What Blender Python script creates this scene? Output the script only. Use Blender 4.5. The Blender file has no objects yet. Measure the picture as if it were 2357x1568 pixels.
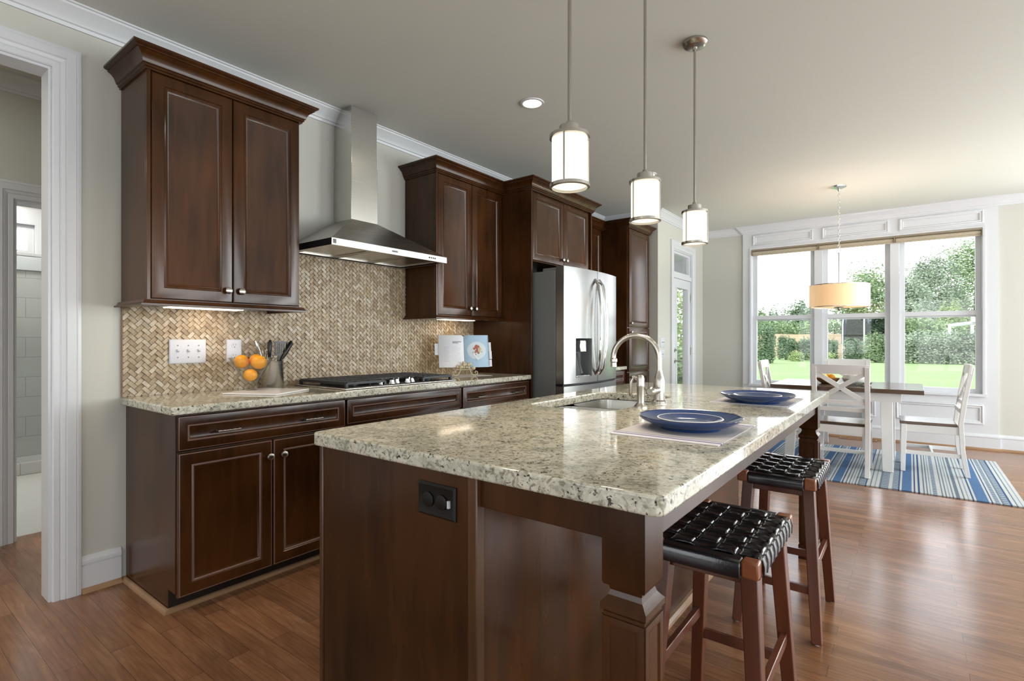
import bpy, bmesh, math, random
from mathutils import Vector, Matrix
R = math.radians
PI = math.pi
random.seed(7)
scene = bpy.context.scene
C = scene.collection

# ------------------------------------------------------------------ camera
cam_d = bpy.data.cameras.new('camera')
cam_d.sensor_width = 36.0
cam_d.lens = 1204.0 / 2357.0 * 36.0
cam_d.clip_start = 0.05
cam_d.clip_end = 400
cam = bpy.data.objects.new('camera', cam_d)
cam.location = (3.131, 0.0, 1.197)
cam.rotation_euler = (PI / 2, 0, 0.6504)
C.objects.link(cam)
scene.camera = cam

# ------------------------------------------------------------------ world, sun, daylight, exposure
scene.view_settings.view_transform = 'Standard'
scene.view_settings.look = 'None'
scene.view_settings.gamma = 1.0
scene.view_settings.use_curve_mapping = False
scene.view_settings.exposure = 0.0
scene.cycles.use_denoising = True
scene.cycles.max_bounces = 8
scene.cycles.diffuse_bounces = 5
scene.cycles.glossy_bounces = 4
scene.cycles.transparent_max_bounces = 16
scene.cycles.sample_clamp_indirect = 6.0
scene.cycles.caustics_reflective = False
scene.cycles.caustics_refractive = False

world = bpy.data.worlds.new('sky')
scene.world = world
world.use_nodes = True
wn, wl = world.node_tree.nodes, world.node_tree.links
wn.clear()
w_out = wn.new('ShaderNodeOutputWorld')
w_bg = wn.new('ShaderNodeBackground')
w_tc = wn.new('ShaderNodeTexCoord')
w_sep = wn.new('ShaderNodeSeparateXYZ')
w_ramp = wn.new('ShaderNodeValToRGB')
w_ramp.color_ramp.elements[0].position = 0.0
w_ramp.color_ramp.elements[0].color = (0.96, 0.98, 1.0, 1)
w_ramp.color_ramp.elements[1].position = 0.6
w_ramp.color_ramp.elements[1].color = (0.80, 0.90, 1.0, 1)
wl.new(w_tc.outputs['Generated'], w_sep.inputs[0])
wl.new(w_sep.outputs['Z'], w_ramp.inputs['Fac'])
wl.new(w_ramp.outputs['Color'], w_bg.inputs['Color'])
w_bg.inputs['Strength'].default_value = 3.8
wl.new(w_bg.outputs[0], w_out.inputs[0])

sun_d = bpy.data.lights.new('sun', 'SUN')
sun_d.energy = 2.6
sun_d.angle = R(3)
sun_d.color = (1.0, 0.96, 0.88)
sun = bpy.data.objects.new('sun', sun_d)
sun.rotation_euler = Vector((0.70, 0.22, -0.68)).to_track_quat('-Z', 'Y').to_euler()
C.objects.link(sun)


def area_lamp(name, loc, direction, w, h, watts, color=(0.93, 0.97, 1.0)):
    d = bpy.data.lights.new(name, 'AREA')
    d.shape = 'RECTANGLE'
    d.size, d.size_y = w, h
    d.energy = watts
    d.color = color
    o = bpy.data.objects.new(name, d)
    o.location = loc
    o.rotation_euler = Vector(direction).to_track_quat('-Z', 'Y').to_euler()
    C.objects.link(o)
    return o


# daylight - area lamps added at unseen, made-up windows to brighten the room
RIGHT_FILL_WIN = [(-2.2, 1.9, 7), (0.6, 1.9, 13), (3.4, 1.9, 50), (6.1, 1.5, 125)]   # centre y, width, watts per metre
FRONT_FILL_WIN = [(1.2, 2.0), (4.6, 2.6)]                                   # centre x, width
BACK_FILL_WIN = [(5.75, 2.2)]  # unseen window and lamp added for sheen on island posts and stools
for cy, w, e in RIGHT_FILL_WIN:
    area_lamp('added_window_lamp', (7.16, cy, 1.35), (-1, 0, 0), w, 2.1, e * w)
for cx, w in FRONT_FILL_WIN:
    area_lamp('added_window_lamp', (cx, -3.96, 1.35), (0, 1, 0), w, 2.1, 2.2 * w)
for cx, w in BACK_FILL_WIN:
    area_lamp('added_window_lamp', (cx, 7.68, 1.35), (0, -1, 0), w, 2.1, 46 * w)
area_lamp('added_window_lamp', (2.58, 7.86, 1.55), (0, -1, 0), 2.3, 1.7, 1.0).data.cycles.is_portal = True  # portal at the dining window, gives no light of its own


# ------------------------------------------------------------------ materials
def new_mat(name):
    m = bpy.data.materials.new(name)
    m.use_nodes = True
    nt = m.node_tree
    return m, nt.nodes, nt.links, nt.nodes['Principled BSDF']


def plain(name, col, rough=0.5, metal=0.0, spec=0.5, coat=0.0, bump=0.0, bscale=200, var=0.0, vscale=6):
    m, n, l, p = new_mat(name)
    p.inputs['Base Color'].default_value = (*col, 1)
    p.inputs['Roughness'].default_value = rough
    p.inputs['Metallic'].default_value = metal
    p.inputs['Specular IOR Level'].default_value = spec
    p.inputs['Coat Weight'].default_value = coat
    p.inputs['Coat Roughness'].default_value = 0.12
    tc = n.new('ShaderNodeTexCoord')
    if var:
        nz = n.new('ShaderNodeTexNoise')
        nz.inputs['Scale'].default_value = vscale
        nz.inputs['Detail'].default_value = 4
        mx = n.new('ShaderNodeMix'); mx.data_type = 'RGBA'
        mx.inputs['A'].default_value = (*[c * (1 - var) for c in col], 1)
        mx.inputs['B'].default_value = (*[min(1, c * (1 + var)) for c in col], 1)
        l.new(tc.outputs['Object'], nz.inputs['Vector'])
        l.new(nz.outputs['Fac'], mx.inputs['Factor'])
        l.new(mx.outputs['Result'], p.inputs['Base Color'])
    if bump:
        nz = n.new('ShaderNodeTexNoise')
        nz.inputs['Scale'].default_value = bscale
        b = n.new('ShaderNodeBump')
        b.inputs['Strength'].default_value = bump
        b.inputs['Distance'].default_value = 0.002
        l.new(tc.outputs['Object'], nz.inputs['Vector'])
        l.new(nz.outputs['Fac'], b.inputs['Height'])
        l.new(b.outputs['Normal'], p.inputs['Normal'])
    return m


def wood(name, dark, light, scale=(6, 6, 0.9), rough=0.3, coat=0.0, knots=3.0, spec=0.5):
    m, n, l, p = new_mat(name)
    tc = n.new('ShaderNodeTexCoord')
    mp = n.new('ShaderNodeMapping')
    mp.inputs['Scale'].default_value = scale
    n1 = n.new('ShaderNodeTexNoise')
    n1.inputs['Scale'].default_value = knots
    n1.inputs['Detail'].default_value = 6
    n1.inputs['Distortion'].default_value = 0.6
    n2 = n.new('ShaderNodeTexNoise')
    n2.inputs['Scale'].default_value = 1.7
    n2.inputs['Detail'].default_value = 2
    ad = n.new('ShaderNodeMath'); ad.operation = 'MULTIPLY_ADD'
    ad.inputs[1].default_value = 0.5
    rp = n.new('ShaderNodeValToRGB')
    rp.color_ramp.elements[0].position = 0.42
    rp.color_ramp.elements[0].color = (*dark, 1)
    rp.color_ramp.elements[1].position = 0.95
    rp.color_ramp.elements[1].color = (*light, 1)
    l.new(tc.outputs['Object'], mp.inputs['Vector'])
    l.new(mp.outputs['Vector'], n1.inputs['Vector'])
    l.new(tc.outputs['Object'], n2.inputs['Vector'])
    l.new(n1.outputs['Fac'], ad.inputs[0])
    l.new(n2.outputs['Fac'], ad.inputs[2])
    l.new(ad.outputs[0], rp.inputs['Fac'])
    l.new(rp.outputs['Color'], p.inputs['Base Color'])
    p.inputs['Roughness'].default_value = rough
    p.inputs['Specular IOR Level'].default_value = spec
    p.inputs['Coat Weight'].default_value = coat
    p.inputs['Coat Roughness'].default_value = 0.15
    return m


def emit(name, col, strength):
    m, n, l, p = new_mat(name)
    p.inputs['Base Color'].default_value = (*col, 1)
    p.inputs['Emission Color'].default_value = (*col, 1)
    p.inputs['Emission Strength'].default_value = strength
    p.inputs['Roughness'].default_value = 0.4
    return m


def thin_glass(name, tint=(1, 1, 1), refl=1.0, ior=1.45):
    m = bpy.data.materials.new(name)
    m.use_nodes = True
    n, l = m.node_tree.nodes, m.node_tree.links
    n.clear()
    o = n.new('ShaderNodeOutputMaterial')
    t = n.new('ShaderNodeBsdfTransparent'); t.inputs['Color'].default_value = (*tint, 1)
    g = n.new('ShaderNodeBsdfGlossy'); g.inputs['Roughness'].default_value = 0.02
    lw = n.new('ShaderNodeLayerWeight'); lw.inputs['Blend'].default_value = 0.5
    f = n.new('ShaderNodeMath'); f.operation = 'POWER'; f.inputs[1].default_value = 4.0
    l.new(lw.outputs['Facing'], f.inputs[0])
    k = n.new('ShaderNodeMath'); k.operation = 'MULTIPLY_ADD'; k.inputs[1].default_value = 0.7 * refl; k.inputs[2].default_value = 0.022 * refl; k.use_clamp = True
    mx = n.new('ShaderNodeMixShader')
    l.new(f.outputs[0], k.inputs[0]); l.new(k.outputs[0], mx.inputs[0])
    l.new(t.outputs[0], mx.inputs[1]); l.new(g.outputs[0], mx.inputs[2])
    l.new(mx.outputs[0], o.inputs[0])
    return m


def granite(name):
    m, n, l, p = new_mat(name)
    tc = n.new('ShaderNodeTexCoord')
    def noise(s, d=5, dist=0.0):
        q = n.new('ShaderNodeTexNoise'); q.inputs['Scale'].default_value = s
        q.inputs['Detail'].default_value = d; q.inputs['Distortion'].default_value = dist
        l.new(tc.outputs['Object'], q.inputs['Vector']); return q
    def ramp(src, stops):
        r = n.new('ShaderNodeValToRGB'); e = r.color_ramp.elements
        e[0].position, e[0].color = stops[0][0], (*stops[0][1], 1)
        e[1].position, e[1].color = stops[-1][0], (*stops[-1][1], 1)
        for pos, col in stops[1:-1]:
            x = e.new(pos); x.color = (*col, 1)
        l.new(src, r.inputs['Fac']); return r
    def mix(f, a, b):
        q = n.new('ShaderNodeMix'); q.data_type = 'RGBA'
        l.new(f, q.inputs['Factor']); l.new(a, q.inputs['A']); l.new(b, q.inputs['B']); return q
    base = ramp(noise(7, 6, 1.5).outputs['Fac'], [(0.30, (0.27, 0.285, 0.225)), (0.46, (0.50, 0.49, 0.40)), (0.58, (0.61, 0.595, 0.50)), (0.74, (0.55, 0.47, 0.32))])
    vor = n.new('ShaderNodeTexVoronoi'); vor.inputs['Scale'].default_value = 120
    l.new(tc.outputs['Object'], vor.inputs['Vector'])
    sp = n.new('ShaderNodeSeparateColor'); l.new(vor.outputs['Color'], sp.inputs[0])
    cells = ramp(sp.outputs[0], [(0.0, (0.16, 0.15, 0.12)), (0.22, (0.36, 0.355, 0.285)), (0.5, (0.54, 0.53, 0.435)), (0.8, (0.64, 0.63, 0.54)), (1.0, (0.72, 0.71, 0.64))])
    c1 = n.new('ShaderNodeMix'); c1.data_type = 'RGBA'; c1.inputs['Factor'].default_value = 0.33
    l.new(base.outputs[0], c1.inputs['A']); l.new(cells.outputs[0], c1.inputs['B'])
    gy = ramp(noise(42, 6, 1.6).outputs['Fac'], [(0.53, (0, 0, 0)), (0.64, (0.85, 0.85, 0.85))])
    gcol = n.new('ShaderNodeRGB'); gcol.outputs[0].default_value = (0.21, 0.20, 0.145, 1)
    c2 = mix(gy.outputs[0], c1.outputs['Result'], gcol.outputs[0])
    dk = ramp(noise(88, 5, 1.0).outputs['Fac'], [(0.60, (0, 0, 0)), (0.66, (1, 1, 1))])
    dcol = n.new('ShaderNodeRGB'); dcol.outputs[0].default_value = (0.030, 0.026, 0.020, 1)
    c3 = mix(dk.outputs[0], c2.outputs['Result'], dcol.outputs[0])
    l.new(c3.outputs['Result'], p.inputs['Base Color'])
    p.inputs['Roughness'].default_value = 0.07
    p.inputs['Specular IOR Level'].default_value = 0.6
    return m


def floor_wood(name):
    m, n, l, p = new_mat(name)
    tc = n.new('ShaderNodeTexCoord')
    br = n.new('ShaderNodeTexBrick')
    br.offset = 0.37; br.offset_frequency = 2
    br.inputs['Scale'].default_value = 1.0
    br.inputs['Brick Width'].default_value = 1.1
    br.inputs['Row Height'].default_value = 0.083
    br.inputs['Mortar Size'].default_value = 0.0006
    br.inputs['Mortar Smooth'].default_value = 0.2
    br.inputs['Bias'].default_value = 0.0
    br.inputs['Color1'].default_value = (0.0, 0.0, 0.0, 1)
    br.inputs['Color2'].default_value = (1, 1, 1, 1)
    br.inputs['Mortar'].default_value = (0.5, 0.5, 0.5, 1)
    l.new(tc.outputs['Object'], br.inputs['Vector'])
    # every board shifts its grain
    mu = n.new('ShaderNodeVectorMath'); mu.operation = 'MULTIPLY_ADD'
    mu.inputs[1].default_value = (7.0, 3.0, 5.0)
    l.new(br.outputs['Color'], mu.inputs[0]); l.new(tc.outputs['Object'], mu.inputs[2])
    mp = n.new('ShaderNodeMapping'); mp.inputs['Scale'].default_value = (1.3, 7, 1)
    l.new(mu.outputs[0], mp.inputs['Vector'])
    g = n.new('ShaderNodeTexNoise'); g.inputs['Scale'].default_value = 1.8; g.inputs['Detail'].default_value = 6
    g.inputs['Roughness'].default_value = 0.62; g.inputs['Distortion'].default_value = 1.2
    l.new(mp.outputs[0], g.inputs['Vector'])
    wv = n.new('ShaderNodeTexWave'); wv.wave_type = 'BANDS'; wv.bands_direction = 'Y'
    wv.inputs['Scale'].default_value = 2.2; wv.inputs['Distortion'].default_value = 14.0
    wv.inputs['Detail'].default_value = 3; wv.inputs['Detail Scale'].default_value = 0.7
    mp2 = n.new('ShaderNodeMapping'); mp2.inputs['Scale'].default_value = (0.9, 7, 1)
    l.new(mu.outputs[0], mp2.inputs['Vector']); l.new(mp2.outputs[0], wv.inputs['Vector'])
    rp = n.new('ShaderNodeValToRGB')
    e = rp.color_ramp.elements
    e[0].position, e[0].color = 0.20, (0.145, 0.064, 0.031, 1)
    e[1].position, e[1].color = 0.85, (0.37, 0.203, 0.118, 1)
    x = e.new(0.52); x.color = (0.240, 0.119, 0.061, 1)
    l.new(g.outputs['Fac'], rp.inputs['Fac'])
    dk = n.new('ShaderNodeMix'); dk.data_type = 'RGBA'; dk.blend_type = 'MULTIPLY'
    wr = n.new('ShaderNodeValToRGB')
    wr.color_ramp.elements[0].position = 0.02; wr.color_ramp.elements[0].color = (0.66, 0.60, 0.55, 1)
    wr.color_ramp.elements[1].position = 0.30; wr.color_ramp.elements[1].color = (1, 1, 1, 1)
    l.new(wv.outputs['Fac'], wr.inputs['Fac'])
    dk.inputs['Factor'].default_value = 0.4
    l.new(rp.outputs[0], dk.inputs['A']); l.new(wr.outputs[0], dk.inputs['B'])
    # board to board tone
    tn = n.new('ShaderNodeMix'); tn.data_type = 'RGBA'; tn.blend_type = 'MULTIPLY'; tn.inputs['Factor'].default_value = 1.0
    tr = n.new('ShaderNodeValToRGB')
    tr.color_ramp.elements[0].color = (0.80, 0.78, 0.76, 1); tr.color_ramp.elements[1].color = (1.12, 1.08, 1.05, 1)
    l.new(br.outputs['Color'], tr.inputs['Fac'])
    l.new(dk.outputs['Result'], tn.inputs['A']); l.new(tr.outputs[0], tn.inputs['B'])
    sm = n.new('ShaderNodeMix'); sm.data_type = 'RGBA'
    sm.inputs['B'].default_value = (0.03, 0.012, 0.006, 1)
    l.new(br.outputs['Fac'], sm.inputs['Factor']); l.new(tn.outputs['Result'], sm.inputs['A'])
    l.new(sm.outputs['Result'], p.inputs['Base Color'])
    p.inputs['Roughness'].default_value = 0.19
    p.inputs['Specular IOR Level'].default_value = 0.5
    b = n.new('ShaderNodeBump'); b.inputs['Strength'].default_value = 0.05; b.inputs['Distance'].default_value = 0.001
    l.new(g.outputs['Fac'], b.inputs['Height']); l.new(b.outputs[0], p.inputs['Normal'])
    return m


def island_random(name, stops, rough=0.5, spec=0.4, noise_amt=0.3, nscale=40, translucent=False):
    """colour that changes from one loose piece of a mesh to the next"""
    m, n, l, p = new_mat(name)
    ge = n.new('ShaderNodeNewGeometry')
    rp = n.new('ShaderNodeValToRGB'); e = rp.color_ramp.elements
    e[0].position, e[0].color = stops[0][0], (*stops[0][1], 1)
    e[1].position, e[1].color = stops[-1][0], (*stops[-1][1], 1)
    for pos, col in stops[1:-1]:
        x = e.new(pos); x.color = (*col, 1)
    l.new(ge.outputs['Random Per Island'], rp.inputs['Fac'])
    tc = n.new('ShaderNodeTexCoord')
    nz = n.new('ShaderNodeTexNoise'); nz.inputs['Scale'].default_value = nscale; nz.inputs['Detail'].default_value = 4
    l.new(tc.outputs['Object'], nz.inputs['Vector'])
    nr = n.new('ShaderNodeValToRGB')
    nr.color_ramp.elements[0].position = 0.3; nr.color_ramp.elements[1].position = 0.7
    nr.color_ramp.elements[0].color = (1 - noise_amt,) * 3 + (1,)
    nr.color_ramp.elements[1].color = (1 + noise_amt * 0.4,) * 3 + (1,)
    l.new(nz.outputs['Fac'], nr.inputs['Fac'])
    mx = n.new('ShaderNodeMix'); mx.data_type = 'RGBA'; mx.blend_type = 'MULTIPLY'; mx.inputs['Factor'].default_value = 1
    l.new(rp.outputs[0], mx.inputs['A']); l.new(nr.outputs[0], mx.inputs['B'])
    l.new(mx.outputs['Result'], p.inputs['Base Color'])
    p.inputs['Roughness'].default_value = rough
    p.inputs['Specular IOR Level'].default_value = spec
    if translucent:
        out = n['Material Output']
        t = n.new('ShaderNodeBsdfTranslucent'); ms = n.new('ShaderNodeMixShader'); ms.inputs[0].default_value = 0.35
        l.new(mx.outputs['Result'], t.inputs['Color'])
        l.new(p.outputs[0], ms.inputs[1]); l.new(t.outputs[0], ms.inputs[2]); l.new(ms.outputs[0], out.inputs[0])
    return m


def brushed(name, col, rough, scale=(2, 2, 300)):
    m, n, l, p = new_mat(name)
    p.inputs['Base Color'].default_value = (*col, 1)
    p.inputs['Metallic'].default_value = 1.0
    tc = n.new('ShaderNodeTexCoord'); mp = n.new('ShaderNodeMapping'); mp.inputs['Scale'].default_value = scale
    nz = n.new('ShaderNodeTexNoise'); nz.inputs['Scale'].default_value = 2; nz.inputs['Detail'].default_value = 3
    mr = n.new('ShaderNodeMapRange')
    mr.inputs['To Min'].default_value = rough * 0.8; mr.inputs['To Max'].default_value = rough * 1.3
    l.new(tc.outputs['Object'], mp.inputs['Vector']); l.new(mp.outputs[0], nz.inputs['Vector'])
    l.new(nz.outputs['Fac'], mr.inputs['Value']); l.new(mr.outputs[0], p.inputs['Roughness'])
    return m


def weave_mat(name, col, var=0.25):
    m, n, l, p = new_mat(name)
    tc = n.new('ShaderNodeTexCoord'); mp = n.new('ShaderNodeMapping'); mp.inputs['Scale'].default_value = (60, 220, 60)
    nz = n.new('ShaderNodeTexNoise'); nz.inputs['Scale'].default_value = 1.0; nz.inputs['Detail'].default_value = 3
    mx = n.new('ShaderNodeMix'); mx.data_type = 'RGBA'
    mx.inputs['A'].default_value = (*[c * (1 - var) for c in col], 1)
    mx.inputs['B'].default_value = (*[min(1, c * (1 + var)) for c in col], 1)
    l.new(tc.outputs['Object'], mp.inputs['Vector']); l.new(mp.outputs[0], nz.inputs['Vector'])
    l.new(nz.outputs['Fac'], mx.inputs['Factor']); l.new(mx.outputs['Result'], p.inputs['Base Color'])
    p.inputs['Roughness'].default_value = 0.9; p.inputs['Specular IOR Level'].default_value = 0.1
    return m


def tile_mat(name, col, mortar, bw, rh, axis='x', rough=0.3):
    m, n, l, p = new_mat(name)
    tc = n.new('ShaderNodeTexCoord'); sp = n.new('ShaderNodeSeparateXYZ'); cb = n.new('ShaderNodeCombineXYZ')
    l.new(tc.outputs['Object'], sp.inputs[0])
    src = {'x': ('Y', 'Z'), 'y': ('X', 'Z'), 'z': ('X', 'Y')}[axis]
    l.new(sp.outputs[src[0]], cb.inputs['X']); l.new(sp.outputs[src[1]], cb.inputs['Y'])
    br = n.new('ShaderNodeTexBrick')
    br.inputs['Scale'].default_value = 1; br.inputs['Brick Width'].default_value = bw; br.inputs['Row Height'].default_value = rh
    br.inputs['Mortar Size'].default_value = 0.004
    br.inputs['Color1'].default_value = (*col, 1); br.inputs['Color2'].default_value = (*[c * 0.93 for c in col], 1)
    br.inputs['Mortar'].default_value = (*mortar, 1)
    l.new(cb.outputs[0], br.inputs['Vector']); l.new(br.outputs['Color'], p.inputs['Base Color'])
    p.inputs['Roughness'].default_value = rough
    return m


M = {}
M['wall'] = plain('wall_paint', (0.53, 0.533, 0.485), 0.6, spec=0.3)
M['ceiling'] = plain('ceiling_paint', (0.63, 0.642, 0.60), 0.75, spec=0.2)
M['white'] = plain('white_trim_paint', (0.61, 0.63, 0.655), 0.32)
M['white2'] = plain('white_chair_paint', (0.74, 0.74, 0.72), 0.35)
M['cab'] = wood('dark_cherry_wood', (0.008, 0.0029, 0.0010), (0.068, 0.0245, 0.0064), rough=0.22, coat=0.0, spec=0.34)
M['cab_warm'] = wood('worn_cherry_wood', (0.014, 0.005, 0.002), (0.11, 0.050, 0.020), rough=0.25)
M['cab_edge'] = plain('pale_wood_edge', (0.17, 0.10, 0.08), 0.35)  # paler colour for the outer edge and bead of door panels
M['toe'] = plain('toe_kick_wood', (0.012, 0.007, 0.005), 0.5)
M['shoe'] = wood('oak_shoe_moulding', (0.20, 0.11, 0.05), (0.36, 0.22, 0.12), (1, 1, 1), 0.35)
M['stool'] = wood('cherry_stool_wood', (0.045, 0.012, 0.006), (0.14, 0.042, 0.018), (8, 8, 1), rough=0.28, coat=0.2)
M['stool_end'] = wood('orange_stool_block', (0.16, 0.045, 0.014), (0.30, 0.10, 0.035), (8, 2, 8), rough=0.3, coat=0.2)
M['leather'] = plain('black_leather', (0.009, 0.010, 0.013), 0.24, bump=0.2, bscale=140, spec=0.7, coat=0.3)
M['table'] = wood('brown_table_wood', (0.055, 0.030, 0.018), (0.13, 0.075, 0.045), (1, 8, 8), rough=0.16, coat=0.35)
M['granite'] = granite('speckled_granite')
M['floor'] = floor_wood('oak_floor_boards')
M['steel'] = brushed('stainless_steel', (0.62, 0.61, 0.58), 0.24)
M['steel_h'] = brushed('stainless_steel_hood', (0.52, 0.505, 0.475), 0.27, (300, 2, 2))
M['fridge'] = brushed('fridge_steel', (0.33, 0.335, 0.33), 0.22, (2, 2, 200))
M['fridge_side'] = plain('fridge_grey_side', (0.135, 0.145, 0.145), 0.45)
M['nickel'] = plain('satin_nickel', (0.47, 0.45, 0.41), 0.25, metal=1.0)
M['chrome'] = plain('bright_metal', (0.75, 0.75, 0.74), 0.12, metal=1.0)
M['iron'] = plain('black_cast_iron', (0.016, 0.017, 0.02), 0.45, bump=0.2)
M['black'] = plain('black_enamel', (0.010, 0.010, 0.012), 0.18)
M['black_pl'] = plain('black_plastic', (0.006, 0.0055, 0.005), 0.30, spec=0.35)
M['dkgrey'] = plain('dark_grey_plastic', (0.12, 0.125, 0.13), 0.35)
M['plate_w'] = plain('white_plastic_plate', (0.56, 0.58, 0.63), 0.35)
M['slot'] = plain('grey_slot', (0.10, 0.11, 0.13), 0.5)
M['glass'] = thin_glass('window_glass')
M['bowl_glass'] = thin_glass('clear_bowl_glass', (0.97, 0.985, 0.975), 1.7)
M['shower_glass'] = thin_glass('shower_glass', (0.92, 0.94, 0.94), 1.2)
M['shade_glass'] = emit('lit_frosted_glass', (1.0, 0.91, 0.74), 1.15)
M['lens'] = emit('downlight_lens', (1.0, 0.90, 0.62), 3.0)
M['drum'] = emit('lit_drum_shade', (1.0, 0.66, 0.36), 0.42)
M['strip'] = emit('undercabinet_lens', (1.0, 0.82, 0.62), 3.0)
M['orange'] = plain('orange_peel', (0.90, 0.36, 0.010), 0.38, bump=0.35, bscale=170, var=0.10)
M['stem'] = plain('orange_navel', (0.10, 0.10, 0.03), 0.7)
M['blue_plate'] = plain('blue_glazed_stoneware', (0.015, 0.044, 0.150), 0.10, coat=0.4, var=0.15, vscale=9)
M['navy'] = plain('navy_glazed_rim', (0.018, 0.030, 0.085), 0.10, coat=0.4)
M['mat_cloth'] = weave_mat('grey_placemat_cloth', (0.50, 0.49, 0.50), 0.1)
M['mat_stripe'] = weave_mat('blue_placemat_stripe', (0.13, 0.14, 0.30), 0.1)
M['mat_hem'] = weave_mat('white_placemat_hem', (0.68, 0.67, 0.70), 0.06)
M['tile'] = island_random('travertine_tile', [(0.0, (0.30, 0.22, 0.13)), (0.25, (0.39, 0.30, 0.19)), (0.6, (0.46, 0.37, 0.25)), (0.85, (0.52, 0.435, 0.315)), (1.0, (0.56, 0.49, 0.385))], 0.45, 0.4, 0.28, 55)
M['grout'] = plain('tan_grout', (0.22, 0.16, 0.10), 0.8)
M['paper'] = plain('white_page', (0.74, 0.76, 0.80), 0.5)
M['ink'] = plain('grey_print', (0.16, 0.17, 0.19), 0.6)
M['p_blue'] = plain('pale_blue_page', (0.36, 0.52, 0.66), 0.4, var=0.15, vscale=10)
M['p_plate'] = plain('printed_plate', (0.58, 0.66, 0.72), 0.4)
M['p_food'] = plain('printed_food', (0.36, 0.10, 0.06), 0.5, var=0.7, vscale=90)
M['p_food2'] = plain('printed_greens', (0.48, 0.42, 0.22), 0.5, var=0.6, vscale=90)
M['cream'] = plain('cream_iron', (0.56, 0.48, 0.32), 0.5, var=0.3, vscale=60)
M['shade_cloth'] = weave_mat('beige_woven_shade', (0.42, 0.37, 0.28), 0.2)
M['bronze'] = plain('bronze_shade_head', (0.24, 0.20, 0.14), 0.5)
M['lawn'] = plain('lawn_grass', (0.20, 0.275, 0.118), 0.9, spec=0.1, var=0.22, vscale=0.35)
LEAF = [(0.0, (0.10, 0.165, 0.075)), (0.5, (0.25, 0.35, 0.17)), (1.0, (0.45, 0.54, 0.30))]
M['leaf'] = island_random('green_leaves', LEAF, 0.7, 0.25, 0.3, 0.8, True)
M['leaf_d'] = island_random('dark_green_leaves', [(0.0, (0.085, 0.145, 0.085)), (0.6, (0.19, 0.285, 0.155)), (1.0, (0.33, 0.43, 0.26))], 0.7, 0.25, 0.3, 0.8, True)
M['leaf_y'] = island_random('yellow_green_leaves', [(0.0, (0.18, 0.25, 0.09)), (0.6, (0.38, 0.48, 0.20)), (1.0, (0.56, 0.64, 0.33))], 0.7, 0.25, 0.3, 0.8, True)
M['leaf_g'] = island_random('grey_green_leaves', [(0.0, (0.17, 0.22, 0.155)), (0.6, (0.34, 0.40, 0.29)), (1.0, (0.52, 0.57, 0.44))], 0.7, 0.25, 0.3, 0.8, True)
M['bark'] = plain('bark', (0.10, 0.075, 0.05), 0.9)
M['fence'] = plain('cedar_fence', (0.50, 0.37, 0.25), 0.85, var=0.25, vscale=1.5)
M['net'] = thin_glass('trampoline_net', (0.32, 0.36, 0.38), 0.0)
M['tramp'] = plain('trampoline_blue_pad', (0.12, 0.30, 0.34), 0.6)
M['porch'] = plain('porch_paint', (0.42, 0.44, 0.46), 0.6)
M['btile'] = tile_mat('shower_wall_tile', (0.58, 0.58, 0.565), (0.40, 0.40, 0.39), 0.42, 0.205, 'x')
M['btile_y'] = tile_mat('shower_side_tile', (0.52, 0.52, 0.50), (0.36, 0.36, 0.35), 0.61, 0.305, 'y')
M['bfloor'] = tile_mat('bath_floor_tile', (0.62, 0.62, 0.60), (0.54, 0.54, 0.52), 0.6, 0.6, 'z')
M['towel'] = plain('white_towel', (0.78, 0.78, 0.78), 0.95, bump=0.5, bscale=300)
M['ceramic'] = plain('white_ceramic', (0.80, 0.79, 0.78), 0.25)
M['basket'] = plain('brown_woven_bowl', (0.25, 0.12, 0.04), 0.6, var=0.4, vscale=40)
M['vent'] = wood('oak_floor_vent', (0.20, 0.10, 0.05), (0.34, 0.19, 0.10), (2, 2, 2), 0.4)
RUG = {'c': weave_mat('rug_cream', (0.44, 0.455, 0.45), 0.16), 'b': weave_mat('rug_blue', (0.070, 0.140, 0.27), 0.3),
       'n': weave_mat('rug_navy', (0.035, 0.075, 0.16), 0.4), 'g': weave_mat('rug_grey_blue', (0.19, 0.245, 0.30), 0.3),
       's': weave_mat('rug_slate', (0.12, 0.16, 0.20), 0.4)}


# ------------------------------------------------------------------ mesh helpers
BASE = {}


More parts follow.
